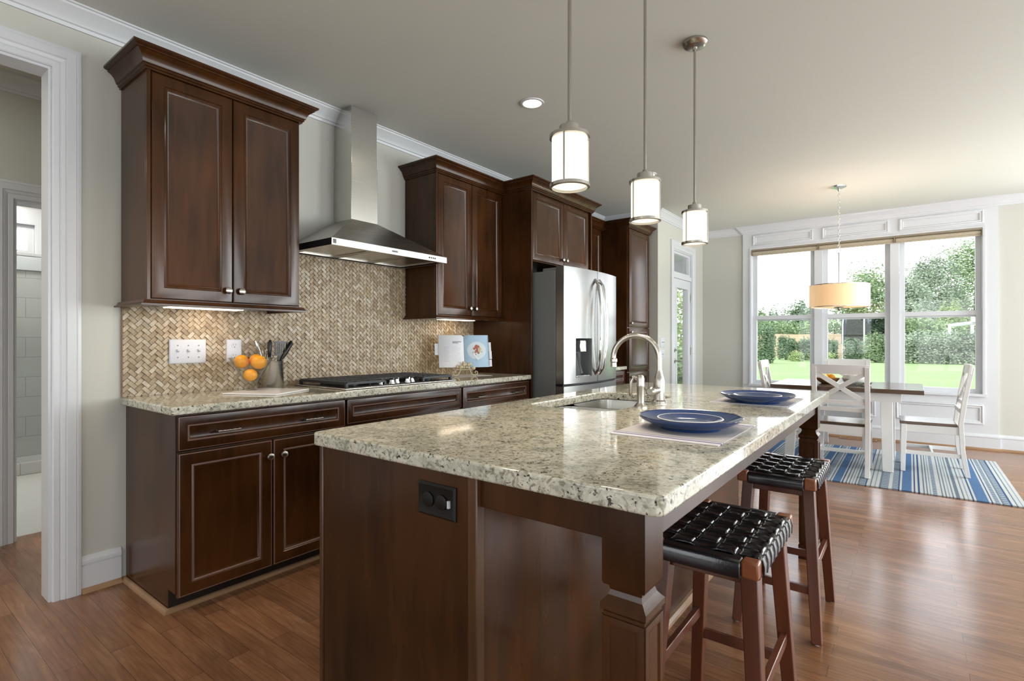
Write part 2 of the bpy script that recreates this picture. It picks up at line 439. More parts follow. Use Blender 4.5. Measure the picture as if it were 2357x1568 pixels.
class MB:
    def __init__(self):
        self.v, self.f, self.mi = [], [], []
        self.m = 0

    def add(self, vs, fs, m=None):
        k = len(self.v)
        self.v += [tuple(p) for p in vs]
        self.f += [tuple(i + k for i in q) for q in fs]
        self.mi += [self.m if m is None else m] * len(fs)
        return self

    def box(self, x0, x1, y0, y1, z0, z1, m=None):
        return self.add([(x0, y0, z0), (x1, y0, z0), (x1, y1, z0), (x0, y1, z0), (x0, y0, z1), (x1, y0, z1), (x1, y1, z1), (x0, y1, z1)],
                        [(0, 3, 2, 1), (4, 5, 6, 7), (0, 1, 5, 4), (1, 2, 6, 5), (2, 3, 7, 6), (3, 0, 4, 7)], m)

    def beam(self, p, q, a, b, up=(0, 0, 1), a2=None, b2=None, m=None):
        """a square bar from p to q, half sizes a (sideways) and b (along up), tapering to a2, b2"""
        p, q, up = Vector(p), Vector(q), Vector(up)
        t = (q - p).normalized()
        s = t.cross(up)
        if s.length < 1e-4:
            s = t.cross(Vector((1, 0, 0)))
        s.normalize()
        u = s.cross(t).normalized()
        a2, b2 = a if a2 is None else a2, b if b2 is None else b2
        vs = []
        for c, aa, bb in ((p, a, b), (q, a2, b2)):
            vs += [c - s * aa - u * bb, c + s * aa - u * bb, c + s * aa + u * bb, c - s * aa + u * bb]
        return self.add(vs, [(0, 1, 2, 3), (7, 6, 5, 4), (0, 4, 5, 1), (1, 5, 6, 2), (2, 6, 7, 3), (3, 7, 4, 0)], m)

    def loop_skin(self, rings, closed=True, cap0=True, cap1=True, m=None):
        n = len(rings[0])
        vs = [p for r in rings for p in r]
        fs = []
        for i in range(len(rings) - 1):
            for j in range(n if closed else n - 1):
                k = (j + 1) % n
                fs.append((i * n + j, i * n + k, (i + 1) * n + k, (i + 1) * n + j))
        if cap0:
            fs.append(tuple(range(n - 1, -1, -1)))
        if cap1:
            b = (len(rings) - 1) * n
            fs.append(tuple(range(b, b + n)))
        return self.add(vs, fs, m)

    def tube(self, path, r, n=10, m=None, cap=True):
        path = [Vector(p) for p in path]
        rr = r if isinstance(r, (list, tuple)) else [r] * len(path)
        rings = []
        ref = None
        for i, p in enumerate(path):
            t = (path[min(i + 1, len(path) - 1)] - path[max(i - 1, 0)])
            if t.length < 1e-9:
                t = Vector((0, 0, 1))
            t.normalize()
            if ref is None:
                ref = Vector((1, 0, 0)) if abs(t.x) < 0.8 else Vector((0, 1, 0))
            s = (ref - t * ref.dot(t)).normalized()
            ref = s
            u = t.cross(s)
            rings.append([p + (s * math.cos(2 * PI * k / n) + u * math.sin(2 * PI * k / n)) * rr[i] for k in range(n)])
        return self.loop_skin(rings, True, cap, cap, m)

    def lathe(self, prof, c=(0, 0, 0), n=32, axis='z', m=None, cap=True):
        rings = []
        for r, h in prof:
            r = max(r, 1e-5)
            ring = []
            for k in range(n):
                a = 2 * PI * k / n
                x, y = r * math.cos(a), r * math.sin(a)
                p = {'z': (x, y, h), 'x': (h, x, y), 'y': (y, h, x)}[axis]
                ring.append((c[0] + p[0], c[1] + p[1], c[2] + p[2]))
            rings.append(ring)
        return self.loop_skin(rings, True, cap, cap, m)

    def rings(self, o, A, B, N, w, h, prof, cap=True, m=None, mlist=None):
        """concentric rectangles on a panel: prof is a list of (inset, out)"""
        o, A, B, N = Vector(o), Vector(A), Vector(B), Vector(N)
        rs = []
        for ins, out in prof:
            rs.append([o + A * ins + B * ins + N * out, o + A * (w - ins) + B * ins + N * out,
                       o + A * (w - ins) + B * (h - ins) + N * out, o + A * ins + B * (h - ins) + N * out])
        for i in range(len(rs) - 1):
            self.loop_skin([rs[i], rs[i + 1]], True, False, False, (mlist[i] if mlist else m))
        if cap:
            self.add(rs[-1], [(0, 1, 2, 3)], m)
        return self

    def sweep(self, path, prof, N=(0, 0, 1), closed=False, m=None):
        """sweep a profile of (side, out) points along a mitred path; side = tangent x N"""
        path = [Vector(p) for p in path]
        N = Vector(N)
        L = len(path)
        rs = []
        for i, p in enumerate(path):
            ta = (p - path[i - 1]).normalized() if (i > 0 or closed) else None
            tb = (path[(i + 1) % L] - p).normalized() if (i < L - 1 or closed) else None
            ta, tb = ta or tb, tb or ta
            sa, sb = ta.cross(N), tb.cross(N)
            s = (sa + sb).normalized()
            k = 1.0 / max(0.25, s.dot(sa))
            rs.append([p + s * (k * a) + N * b for a, b in prof])
        if closed:
            rs.append(rs[0])
        return self.loop_skin(rs, True, not closed, not closed, m)

    def build(self, name, mats, parent=None, at=None, bevel=0.0, seg=2, smooth=35, subsurf=0):
        me = bpy.data.meshes.new(name)
        mats = mats if isinstance(mats, (list, tuple)) else [mats]
        off = Vector(BASE[parent.name]) if parent is not None else Vector(at or (0, 0, 0))
        me.from_pydata([tuple(Vector(p) - off) for p in self.v], [], self.f)
        for mm in mats:
            me.materials.append(mm)
        for p, i in zip(me.polygons, self.mi):
            p.material_index = i
        b = bmesh.new(); b.from_mesh(me)
        bmesh.ops.remove_doubles(b, verts=b.verts, dist=1e-5)
        bmesh.ops.recalc_face_normals(b, faces=b.faces)
        b.to_mesh(me); b.free()
        if smooth:
            me.polygons.foreach_set('use_smooth', [True] * len(me.polygons))
            me.set_sharp_from_angle(angle=R(smooth))
        o = bpy.data.objects.new(name, me)
        C.objects.link(o)
        if parent is not None:
            o.parent = parent
        else:
            o.location = off
        BASE[o.name] = tuple(off)
        if bevel:
            bm = o.modifiers.new('bevel', 'BEVEL')
            bm.width = bevel; bm.segments = seg; bm.limit_method = 'ANGLE'; bm.angle_limit = R(40)
        if subsurf:
            s = o.modifiers.new('subsurf', 'SUBSURF'); s.levels = subsurf; s.render_levels = subsurf
        return o


def tag(o, label, cat, group=None):
    o['label'] = label; o['category'] = cat
    if group:
        o['group'] = group
    return o


def thing(name, label, cat, loc=(0, 0, 0), group=None):
    o = bpy.data.objects.new(name, None)
    o.empty_display_size = 0.05
    o.location = loc
    C.objects.link(o)
    BASE[o.name] = tuple(loc)
    return tag(o, label, cat, group)


def struct(o):
    o['kind'] = 'structure'
    return o


def group_root(name, loc=(0, 0, 0)):
    o = bpy.data.objects.new(name, None); o.empty_display_size = 0.05; o.location = loc
    C.objects.link(o); BASE[o.name] = tuple(loc)
    return struct(o)


def dup(root, loc, rotz=0.0, label=None):
    r = root.copy(); C.objects.link(r)
    r.location = loc; r.rotation_euler = (0, 0, rotz)
    if label:
        r['label'] = label
    for ch in root.children:
        c = ch.copy(); C.objects.link(c); c.parent = r
        for g in ch.children:
            d = g.copy(); C.objects.link(d); d.parent = c
    return r


def arc(c, r, a0, a1, n, ax='xz'):
    out = []
    for i in range(n + 1):
        a = R(a0 + (a1 - a0) * i / n)
        p, q = r * math.cos(a), r * math.sin(a)
        out.append({'xz': (c[0] + p, c[1], c[2] + q), 'yz': (c[0], c[1] + p, c[2] + q), 'xy': (c[0] + p, c[1] + q, c[2])}[ax])
    return out


def rrect(x0, x1, y0, y1, r, n=6):
    pts = []
    for cx, cy, a in ((x1 - r, y1 - r, 0), (x0 + r, y1 - r, 90), (x0 + r, y0 + r, 180), (x1 - r, y0 + r, 270)):
        for i in range(n + 1):
            t = R(a + 90 * i / n)
            pts.append((cx + r * math.cos(t), cy + r * math.sin(t)))
    return pts


def slab(name, outer, holes, z0, z1, mat, bevel=0.012, seg=4, at=None, parent=None):
    b = bmesh.new()
    edges = []
    for lp in [outer] + holes:
        vs = [b.verts.new((p[0], p[1], z0)) for p in lp]
        edges += [b.edges.new((vs[i], vs[(i + 1) % len(vs)])) for i in range(len(vs))]
    bmesh.ops.triangle_fill(b, use_beauty=True, use_dissolve=False, edges=edges)
    ext = bmesh.ops.extrude_face_region(b, geom=b.faces[:])
    bmesh.ops.translate(b, verts=[g for g in ext['geom'] if isinstance(g, bmesh.types.BMVert)], vec=(0, 0, z1 - z0))
    bmesh.ops.recalc_face_normals(b, faces=b.faces)
    bmesh.ops.dissolve_limit(b, angle_limit=R(1), verts=b.verts, edges=b.edges)
    off = Vector(BASE[parent.name]) if parent is not None else Vector(at or (0, 0, 0))
    bmesh.ops.translate(b, verts=b.verts, vec=-off)
    me = bpy.data.meshes.new(name); b.to_mesh(me); b.free()
    me.materials.append(mat)
    me.polygons.foreach_set('use_smooth', [True] * len(me.polygons)); me.set_sharp_from_angle(angle=R(35))
    o = bpy.data.objects.new(name, me); C.objects.link(o)
    if parent is not None:
        o.parent = parent
    else:
        o.location = off
    BASE[o.name] = tuple(off)
    if bevel:
        m = o.modifiers.new('bevel', 'BEVEL'); m.width = bevel; m.segments = seg; m.limit_method = 'ANGLE'; m.angle_limit = R(50)
    return o


# ------------------------------------------------------------------ the setting
CZ = 2.755
YW = 7.72          # inner face of the dining wall
DX = 0.735         # face of the glass door wall
struct(MB().box(-1.2, 7.3, -4.1, 7.9, -0.1, 0.0).build('floor', M['floor'], smooth=0))
struct(MB().box(-4.3, -1.2, -0.6, 2.4, -0.1, 0.0).build('floor_bath', M['bfloor'], smooth=0))
struct(MB().box(-4.3, 7.3, -4.1, 7.9, CZ, CZ + 0.1).build('ceiling', M['ceiling'], smooth=0))

w = MB()
w.box(-0.12, 0, -4.1, -0.35, 0, CZ); w.box(-0.12, 0, 0.63, 6.145, 0, CZ); w.box(-0.12, 0, -0.35, 0.63, 2.45, CZ)
struct(w.build('wall_left', M['wall'], smooth=0))
w = MB()
w.box(0, DX, 6.025, 6.145, 0, CZ)
w.box(DX - 0.12, DX, 6.145, 6.53, 0, CZ); w.box(DX - 0.12, DX, 7.24, 7.9, 0, CZ); w.box(DX - 0.12, DX, 6.53, 7.24, 2.37, CZ)
struct(w.build('wall_corner', M['wall'], smooth=0))
WX0, WX1, WZ0, WZ1 = 1.40, 3.767, 0.605, 2.437
w = MB()
w.box(DX, WX0, YW, 7.9, 0, CZ); w.box(WX1, 4.65, YW, 7.9, 0, CZ); w.box(6.85, 7.3, YW, 7.9, 0, CZ); w.box(4.65, 6.85, YW, 7.9, 0, 0.3); w.box(4.65, 6.85, YW, 7.9, 2.4, CZ); w.box(WX0, WX1, YW, 7.9, 0, WZ0); w.box(WX0, WX1, YW, 7.9, WZ1, CZ)
struct(w.build('wall_back', M['wall'], smooth=0))
w = MB()
ys = -4.1
for cy, ww, _ in RIGHT_FILL_WIN:
    w.box(7.2, 7.3, ys, cy - ww / 2, 0, CZ); w.box(7.2, 7.3, cy - ww / 2, cy + ww / 2, 0, 0.3); w.box(7.2, 7.3, cy - ww / 2, cy + ww / 2, 2.4, CZ)
    ys = cy + ww / 2
w.box(7.2, 7.3, ys, 7.9, 0, CZ)
struct(w.build('wall_right', M['wall'], smooth=0))
w = MB()
xs = -0.12
for cx, ww in FRONT_FILL_WIN:
    w.box(xs, cx - ww / 2, -4.1, -4.0, 0, CZ); w.box(cx - ww / 2, cx + ww / 2, -4.1, -4.0, 0, 0.3); w.box(cx - ww / 2, cx + ww / 2, -4.1, -4.0, 2.4, CZ)
    xs = cx + ww / 2
w.box(xs, 7.3, -4.1, -4.0, 0, CZ)
struct(w.build('wall_front', M['wall'], smooth=0))
k = 3
for cy, ww, _ in RIGHT_FILL_WIN:
    q = MB()
    q.rings((7.14, cy - ww / 2 - 0.07, 0.23), (0, 1, 0), (0, 0, 1), (-1, 0, 0), ww + 0.14, 2.24, [(0, 0), (0, 0.02), (0.09, 0.02), (0.09, 0)], False)
    q.box(7.10, 7.13, cy - 0.03, cy + 0.03, 0.3, 2.4); q.box(7.10, 7.13, cy - ww / 2, cy + ww / 2, 1.32, 1.38)
    o = struct(q.build('window_%d' % k, M['white'])); k += 1  # made-up window framing an added lamp, out of view
for cx, ww in FRONT_FILL_WIN:
    q = MB()
    q.rings((cx - ww / 2 - 0.07, -3.94, 0.23), (1, 0, 0), (0, 0, 1), (0, 1, 0), ww + 0.14, 2.24, [(0, 0), (0, 0.02), (0.09, 0.02), (0.09, 0)], False)
    q.box(cx - 0.03, cx + 0.03, -3.92, -3.89, 0.3, 2.4); q.box(cx - ww / 2, cx + ww / 2, -3.92, -3.89, 1.32, 1.38)
    o = struct(q.build('window_%d' % k, M['white'])); k += 1  # unseen, made-up window around the lamp added behind the camera

for cx, ww in BACK_FILL_WIN:
    q = MB()
    q.rings((cx - ww / 2 - 0.07, 7.66, 0.23), (1, 0, 0), (0, 0, 1), (0, -1, 0), ww + 0.14, 2.24, [(0, 0), (0, 0.02), (0.09, 0.02), (0.09, 0)], False)
    q.box(cx - 0.03, cx + 0.03, 7.61, 7.64, 0.3, 2.4); q.box(cx - ww / 2, cx + ww / 2, 7.61, 7.64, 1.32, 1.38)
    o = struct(q.build('window_%d' % k, M['white'])); k += 1  # unseen window made up to hold the added back lamp

# hall, bath and shower beyond the doorway
HX = -1.10
w = MB()
w.box(HX - 0.12, HX, -4.1, -0.3, 0, CZ); w.box(HX - 0.12, HX, 1.45, 3.0, 0, CZ); w.box(HX - 0.12, HX, -0.3, 0.68, 0, CZ); w.box(HX - 0.12, HX, 0.68, 1.45, 2.035, CZ)
w.box(HX, -0.12, 2.9, 3.0, 0, CZ); w.box(HX, -0.12, -4.1, -4.0, 0, CZ)
struct(w.build('wall_hall', M['wall'], smooth=0))
SX = -4.15
w = MB()
w.box(-3.2, HX - 0.12, 2.3, 2.4, 0, CZ); w.box(-4.3, HX - 0.12, -0.6, -0.5, 0, CZ)
struct(w.build('wall_bath', M['wall'], smooth=0))
w = MB()
wy0, wy1, wz0, wz1 = 0.96, 1.33, 2.085, 2.40
w.box(SX - 0.12, SX, -0.6, wy0, 0, CZ); w.box(SX - 0.12, SX, wy1, 2.4, 0, CZ); w.box(SX - 0.12, SX, wy0, wy1, 0, wz0); w.box(SX - 0.12, SX, wy0, wy1, wz1, CZ)
struct(w.build('wall_shower', M['btile'], smooth=0))
struct(MB().box(SX, -3.2, 1.62, 1.74, 0, CZ).build('wall_shower_side', M['btile_y'], smooth=0))
q = group_root('window_2')
f = MB()
f.rings((SX, wy0 - 0.16, wz0 - 0.16), (0, 1, 0), (0, 0, 1), (1, 0, 0), wy1 - wy0 + 0.32, wz1 - wz0 + 0.32, [(0, 0), (0, 0.025), (0.12, 0.025), (0.16, 0.01), (0.16, -0.08)], False)
f.rings((SX - 0.06, wy0, wz0), (0, 1, 0), (0, 0, 1), (1, 0, 0), wy1 - wy0, wz1 - wz0, [(0, -0.04), (0, 0.03), (0.05, 0.03), (0.05, -0.04)], False)
f.build('window_frame', M['white'], q)
MB().box(SX - 0.08, SX - 0.075, wy0 + 0.04, wy1 - 0.04, wz0 + 0.04, wz1 - 0.04).build('pane', M['glass'], q)
struct(MB().box(-3.215, -3.175, -0.45, 1.62, 1.955, 1.985).build('trim_2', M['white'], bevel=0.005))
struct(MB().box(-3.26, -3.14, -0.5, 1.74, 0.0, 0.105).build('trim_3', M['btile'], bevel=0.004))
struct(MB().box(-3.20, -3.19, -0.4, 1.62, 0.105, 1.955).build('window_shower_screen', M['shower_glass'], smooth=0))
sh = thing('shower_fixture', 'chrome shower head on a short arm below the small bathroom window', 'shower head', (SX + 0.25, 1.45, 1.86))
MB().tube([(SX + 0.4, 1.62, 1.93), (SX + 0.3, 1.52, 1.93), (SX + 0.26, 1.46, 1.90)], 0.011, 8).build('arm', M['chrome'], sh)
MB().lathe([(0.012, 0.03), (0.02, 0.02), (0.055, 0.0), (0.055, -0.008), (0.0, -0.008)], (SX + 0.25, 1.45, 1.86), 20).build('spray_face', M['chrome'], sh)
sv = thing('shower_valve', 'chrome shower valve handle on the grey tiled wall through the doorway', 'shower valve', (SX + 0.45, 1.62, 1.13))
MB().lathe([(0.07, 0), (0.07, -0.006), (0.03, -0.012), (0.025, -0.05), (0.0, -0.05)], (SX + 0.45, 1.62, 1.13), 24, 'y').build('escutcheon', M['chrome'], sv)
MB().beam((SX + 0.45, 1.575, 1.13), (SX + 0.50, 1.575, 1.05), 0.008, 0.008).build('lever', M['chrome'], sv)
area_lamp('bath_fill_lamp', (-2.2, 0.9, CZ - 0.02), (0, 0, -1), 0.5, 0.5, 26, (1, 0.96, 0.9))  # unseen lamp added to brighten the bath
area_lamp('bath_fill_lamp', (-3.7, 0.9, CZ - 0.02), (0, 0, -1), 0.3, 0.3, 16, (1, 0.96, 0.9))  # second unseen lamp, added over the shower
area_lamp('hall_fill_lamp', (-0.6, -0.9, CZ - 0.02), (0, 0, -1), 0.3, 0.3, 28, (1, 0.92, 0.82))  # unseen lamp added to brighten the hall
# casings -------------------------------------------------
CAS = [(0, 0), (0, 0.011), (0.005, 0.015), (0.024, 0.016), (0.028, 0.014), (0.032, 0.0175), (0.045, 0.022), (0.048, 0.020), (0.052, 0.025), (0.084, 0.026), (0.087, 0.023), (0.091, 0.0255), (0.103, 0.023), (0.105, 0.016), (0.105, 0)]
q = group_root('door_1')
e = MB()
e.sweep([(0, 0.63, 0), (0, 0.63, 2.45), (0, -0.35, 2.45), (0, -0.35, 0)], CAS, (1, 0, 0))
e.sweep([(-0.12, -0.35, 0), (-0.12, -0.35, 2.45), (-0.12, 0.63, 2.45), (-0.12, 0.63, 0)], CAS, (-1, 0, 0))
e.build('casing', M['white'], q, smooth=16)
e = MB(); e.box(-0.122, 0.002, 0.618, 0.632, 0, 2.438); e.box(-0.122, 0.002, -0.352, -0.338, 0, 2.438); e.box(-0.122, 0.002, -0.352, 0.632, 2.438, 2.452)
e.build('jamb', M['white'], q)
q = group_root('door_2')
e = MB()
e.sweep([(HX, 1.45, 0), (HX, 1.45, 2.035), (HX, 0.68, 2.035), (HX, 0.68, 0)], CAS, (1, 0, 0))
e.build('casing', M['white'], q, smooth=16)
e = MB(); e.box(HX - 0.122, HX + 0.002, 0.678, 0.692, 0, 2.023); e.box(HX - 0.122, HX + 0.002, 1.438, 1.452, 0, 2.023); e.box(HX - 0.122, HX + 0.002, 0.678, 1.452, 2.023, 2.037)
e.build('jamb', M['white'], q)

# crown, base and shoe mouldings --------------------------
CROWN = [(0, -0.095), (0.010, -0.095), (0.014, -0.080), (0.022, -0.076), (0.026, -0.066), (0.036, -0.052), (0.055, -0.030), (0.070, -0.018), (0.074, -0.010), (0.082, -0.008), (0.082, 0), (0, 0)]
e = MB()
e.sweep([(0, -4.0, CZ), (0, 6.025, CZ), (DX, 6.025, CZ), (DX, YW, CZ), (1.29, YW, CZ), (1.29, YW - 0.025, CZ), (3.893, YW - 0.025, CZ), (3.893, YW, CZ), (7.2, YW, CZ), (7.2, -4.0, CZ), (0, -4.0, CZ)], CROWN)
struct(e.build('trim_1', M['white'], smooth=20))
e = MB(); e.sweep([(HX, -4.0, CZ), (HX, 2.9, CZ)], CROWN); struct(e.build('trim_4', M['white']))
BASEP = [(0, 0), (0.016, 0), (0.016, 0.126), (0.012, 0.128), (0.012, 0.133), (0.019, 0.136), (0.018, 0.150), (0.010, 0.163), (0.006, 0.172), (0, 0.172)]
SHOE = [(0, 0), (0.032, 0), (0.030, 0.010), (0.024, 0.018), (0.016, 0.022), (0, 0.022)]
e, s = MB(), MB()
for path in ([(0, 0.735, 0), (0, 0.893, 0)], [(0, -4.0, 0), (0, -0.455, 0)],
             [(DX, 7.33, 0), (DX, YW, 0), (1.29, YW, 0), (1.29, YW - 0.025, 0), (3.893, YW - 0.025, 0), (3.893, YW, 0), (7.2, YW, 0), (7.2, -4.0, 0)],
             [(0.02, 6.025, 0), (DX, 6.025, 0), (DX, 6.42, 0)]):
    e.sweep(path, BASEP); s.sweep(path, SHOE)
struct(e.build('baseboard_left', M['white'], smooth=16)); struct(s.build('trim_5', M['shoe']))

# window bay ------------------------------------------------
YB = YW - 0.025
q = group_root('window_1')
e = MB()
e.box(1.29, WX0, YB, YW + 0.002, 0, CZ); e.box(WX1, 3.893, YB, YW + 0.002, 0, CZ); e.box(WX0, WX1, YB, YW + 0.002, 0, WZ0); e.box(WX0, WX1, YB, YW + 0.002, WZ1, CZ)
e.build('bay_panel', M['white'], q, smooth=0)
e = MB()
PF = [(0, 0), (0.002, 0.014), (0.012, 0.018), (0.022, 0.010), (0.034, 0.012), (0.040, 0.0)]
for x0, x1 in ((1.42, 2.02), (2.19, 2.80), (3.00, 3.775)):
    e.rings((x0, YB, 0.275), (1, 0, 0), (0, 0, 1), (0, -1, 0), x1 - x0, 0.215, PF, False)
for x0, x1 in ((1.42, 2.14), (2.24, 2.93), (3.03, 3.775)):
    e.rings((x0, YB, 2.485), (1, 0, 0), (0, 0, 1), (0, -1, 0), x1 - x0, 0.15, PF, False)
e.build('picture_moulding', M['white'], q)
e = MB()
e.rings((WX0 - 0.02, YB, WZ0 - 0.02), (1, 0, 0), (0, 0, 1), (0, -1, 0), WX1 - WX0 + 0.04, WZ1 - WZ0 + 0.04, [(0, 0), (0, 0.012), (0.02, 0.010), (0.0225, 0.008), (0.0225, -0.15)], False)
e.box(WX0 - 0.03, WX1 + 0.03, YB - 0.03, YB + 0.12, WZ0 - 0.025, WZ0)
MU = [(2.150, 2.240), (2.942, 3.028)]
for a, b in MU:
    e.box(a, b, YW + 0.005, YW + 0.13, WZ0, WZ1)
e.build('window_frame', M['white'], q)
cols = [(WX0, MU[0][0]), (MU[0][1], MU[1][0]), (MU[1][1], WX1)]
for a, b in cols:
    for z0, z1, yy in ((WZ0, 1.535, YW + 0.045), (1.465, WZ1, YW + 0.085)):
        s = MB()
        s.rings((a + 0.001, yy, z0), (1, 0, 0), (0, 0, 1), (0, -1, 0), b - a - 0.002, z1 - z0, [(0, -0.035), (0, 0), (0.050, 0), (0.054, -0.006), (0.054, -0.035)], False)
        so = s.build('sash', M['white'], q)
        MB().box(a + 0.06, b - 0.06, yy + 0.018, yy + 0.022, z0 + 0.05, z1 - 0.05).build('pane', M['glass'], so, smooth=0)

# rolled up shades
names = ['beige woven roller shade above the left pane of the dining window', 'beige woven roller shade above the middle pane of the dining window', 'beige woven roller shade above the right pane of the dining window']
for (a, b), lb in zip([(1.405, 2.195), (2.197, 2.985), (2.987, 3.763)], names):
    t = thing('roller_shade', lb, 'window shade', ((a + b) / 2, YW - 0.01, 2.36), 'roller shades over the dining window')
    MB().box(a, b, YW - 0.045, YW + 0.035, 2.415, 2.436).build('head_rail', M['bronze'], t, bevel=0.003)
    s = MB(); s.lathe([(0.024, a + 0.01), (0.024, b - 0.01)], (0, YW - 0.008, 2.392), 16, 'x'); s.box(a + 0.012, b - 0.012, YW - 0.012, YW - 0.006, 2.352, 2.39)
    s.build('rolled_cloth', M['shade_cloth'], t)
    MB().box(a, a + 0.006, YW - 0.045, YW + 0.03, 2.36, 2.43).build('bracket', M['bronze'], t)
    MB().box(b - 0.006, b, YW - 0.045, YW + 0.03, 2.36, 2.43).build('bracket', M['bronze'], t)

# glass door ------------------------------------------------
q = group_root('door_3')
e = MB()
e.sweep([(DX, 7.24, 0), (DX, 7.24, 2.37), (DX, 6.53, 2.37), (DX, 6.53, 0)], [(a * 0.95, b) for a, b in CAS], (1, 0, 0))
e.build('casing', M['white'], q, smooth=16)
e = MB(); e.box(DX - 0.121, DX + 0.001, 6.529, 6.545, 0, 2.355); e.box(DX - 0.121, DX + 0.001, 7.225, 7.241, 0, 2.355); e.box(DX - 0.121, DX + 0.001, 6.529, 7.241, 2.355, 2.371); e.box(DX - 0.118, DX - 0.001, 6.545, 7.225, 2.005, 2.06)
e.build('jamb', M['white'], q)
e = MB(); e.rings((DX - 0.02, 6.545, 2.06), (0, 1, 0), (0, 0, 1), (1, 0, 0), 0.68, 0.295, [(0, -0.04), (0, 0), (0.03, 0), (0.035, -0.04)], False)
tr = e.build('transom', M['white'], q)
MB().box(DX - 0.045, DX - 0.04, 6.57, 7.2, 2.085, 2.33).build('pane', M['glass'], tr, smooth=0)
e = MB(); e.rings((DX - 0.012, 6.548, 0.012), (0, 1, 0), (0, 0, 1), (1, 0, 0), 0.674, 1.99, [(0, -0.044), (0, 0), (0.095, 0), (0.10, 0.008), (0.118, 0.008), (0.122, -0.044)], False)
e.box(DX - 0.056, DX - 0.012, 6.66, 7.11, 0.012, 0.25)
lf = e.build('door_leaf', M['white'], q)
MB().box(DX - 0.036, DX - 0.031, 6.66, 7.11, 0.24, 1.885).build('pane', M['glass'], lf, smooth=0)
e = MB()
e.lathe([(0.03, 0), (0.03, 0.008), (0.012, 0.012), (0.012, 0.035), (0, 0.035)], (DX - 0.012, 6.595, 1.075), 16, 'x')
e.lathe([(0.032, 0), (0.032, 0.008), (0.012, 0.012), (0.012, 0.05), (0, 0.05)], (DX - 0.012, 6.595, 0.935), 16, 'x')
e.tube([(DX + 0.034, 6.595, 0.935), (DX + 0.036, 6.64, 0.935), (DX + 0.034, 6.70, 0.93)], 0.009, 8)
e.build('lever_handle', M['nickel'], lf)
e = MB()
for z in (0.25, 1.05, 1.78):
    e.lathe([(0.008, -0.05), (0.008, 0.05)], (DX, 7.222, z), 8)
e.build('hinge', M['nickel'], q)

# ------------------------------------------------------------------ cabinet helpers
DOOR = [(0, 0.0), (0, 0.014), (0.004, 0.019), (0.008, 0.020), (0.052, 0.020), (0.055, 0.0165), (0.060, 0.0185), (0.064, 0.0165), (0.070, 0.0105), (0.076, 0.0085)]
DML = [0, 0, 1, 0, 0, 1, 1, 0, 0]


def door_front(name, parent, x, y0, y1, z0, z1, k=1.0, edge=True):
    q = MB()
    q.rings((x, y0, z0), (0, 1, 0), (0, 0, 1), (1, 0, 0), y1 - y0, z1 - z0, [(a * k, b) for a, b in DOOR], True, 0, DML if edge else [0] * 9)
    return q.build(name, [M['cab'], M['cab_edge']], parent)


def knob(parent, x, y, z):
    q = MB()
    q.lathe([(0.006, 0), (0.006, 0.010), (0.015, 0.014), (0.018, 0.020), (0.0165, 0.026), (0.009, 0.0295), (0, 0.030)], (x, y, z), 20, 'x')
    return q.build('knob', M['nickel'], parent)


def pull(parent, x, y, z, L=0.10):
    q = MB()
    pts = []
    for i in range(13):
        t = i / 12 * 2 - 1
        pts.append((x + 0.030 - 0.004 * t * t, y + t * L / 2, z))
    q.tube(pts, [0.0045 + 0.0014 * math.sin(i * 2.4) for i in range(13)], 8)
    for s in (-1, 1):
        q.tube([(x, y + s * L * 0.46, z), (x + 0.028, y + s * L * 0.46, z)], 0.0045, 8)
    return q.build('handle', M['nickel'], parent)


CABCROWN = [(-0.036, 0), (0.008, 0), (0.008, 0.008), (0.015, 0.011), (0.015, 0.020), (0.022, 0.023), (0.024, 0.032), (0.029, 0.045), (0.038, 0.058), (0.051, 0.068), (0.056, 0.069), (0.056, 0.076), (0.066, 0.079), (0.072, 0.083), (0.072, 0.092), (-0.036, 0.092)]
RAIL = [(-0.02, 0), (0.030, 0), (0.030, 0.008), (0.020, 0.012), (0.012, 0.026), (-0.02, 0.026)]
ZU0, ZU1, ZC = 1.386, 2.45, 2.444
FX = 0.325          # upper carcass face; doors stand 20 mm proud


def upper(label, y0, y1, hinge_gap, crown_path, rail_path, left_stile=0.018):
    t = thing('upper_cabinet', label, 'cabinet', (0, (y0 + y1) / 2, ZU0), 'upper cabinets with panelled doors')
    q = MB(); q.box(0.002, FX, y0, y1, ZU0, ZU1); q.box(FX + 0.0002, FX + 0.019, y0, y0 + left_stile - 0.002, ZU0, ZU1)
    q.build('body', M['cab'], t, bevel=0.0015)
    a = door_front('door', t, FX, y0 + left_stile, hinge_gap - 0.002, ZU0 + 0.006, ZU1 - 0.006, edge=False)
    b = door_front('door', t, FX, hinge_gap + 0.002, y1 - 0.006, ZU0 + 0.006, ZU1 - 0.006, edge=False)
    knob(a, FX + 0.02, hinge_gap - 0.030, ZU0 + 0.066); knob(b, FX + 0.02, hinge_gap + 0.036, ZU0 + 0.066)
    q = MB(); q.sweep(crown_path, CABCROWN); q.build('crown_moulding', M['cab'], t, smooth=18)
    q = MB(); q.sweep(rail_path, RAIL); q.build('light_rail', M['cab'], t)
    return t


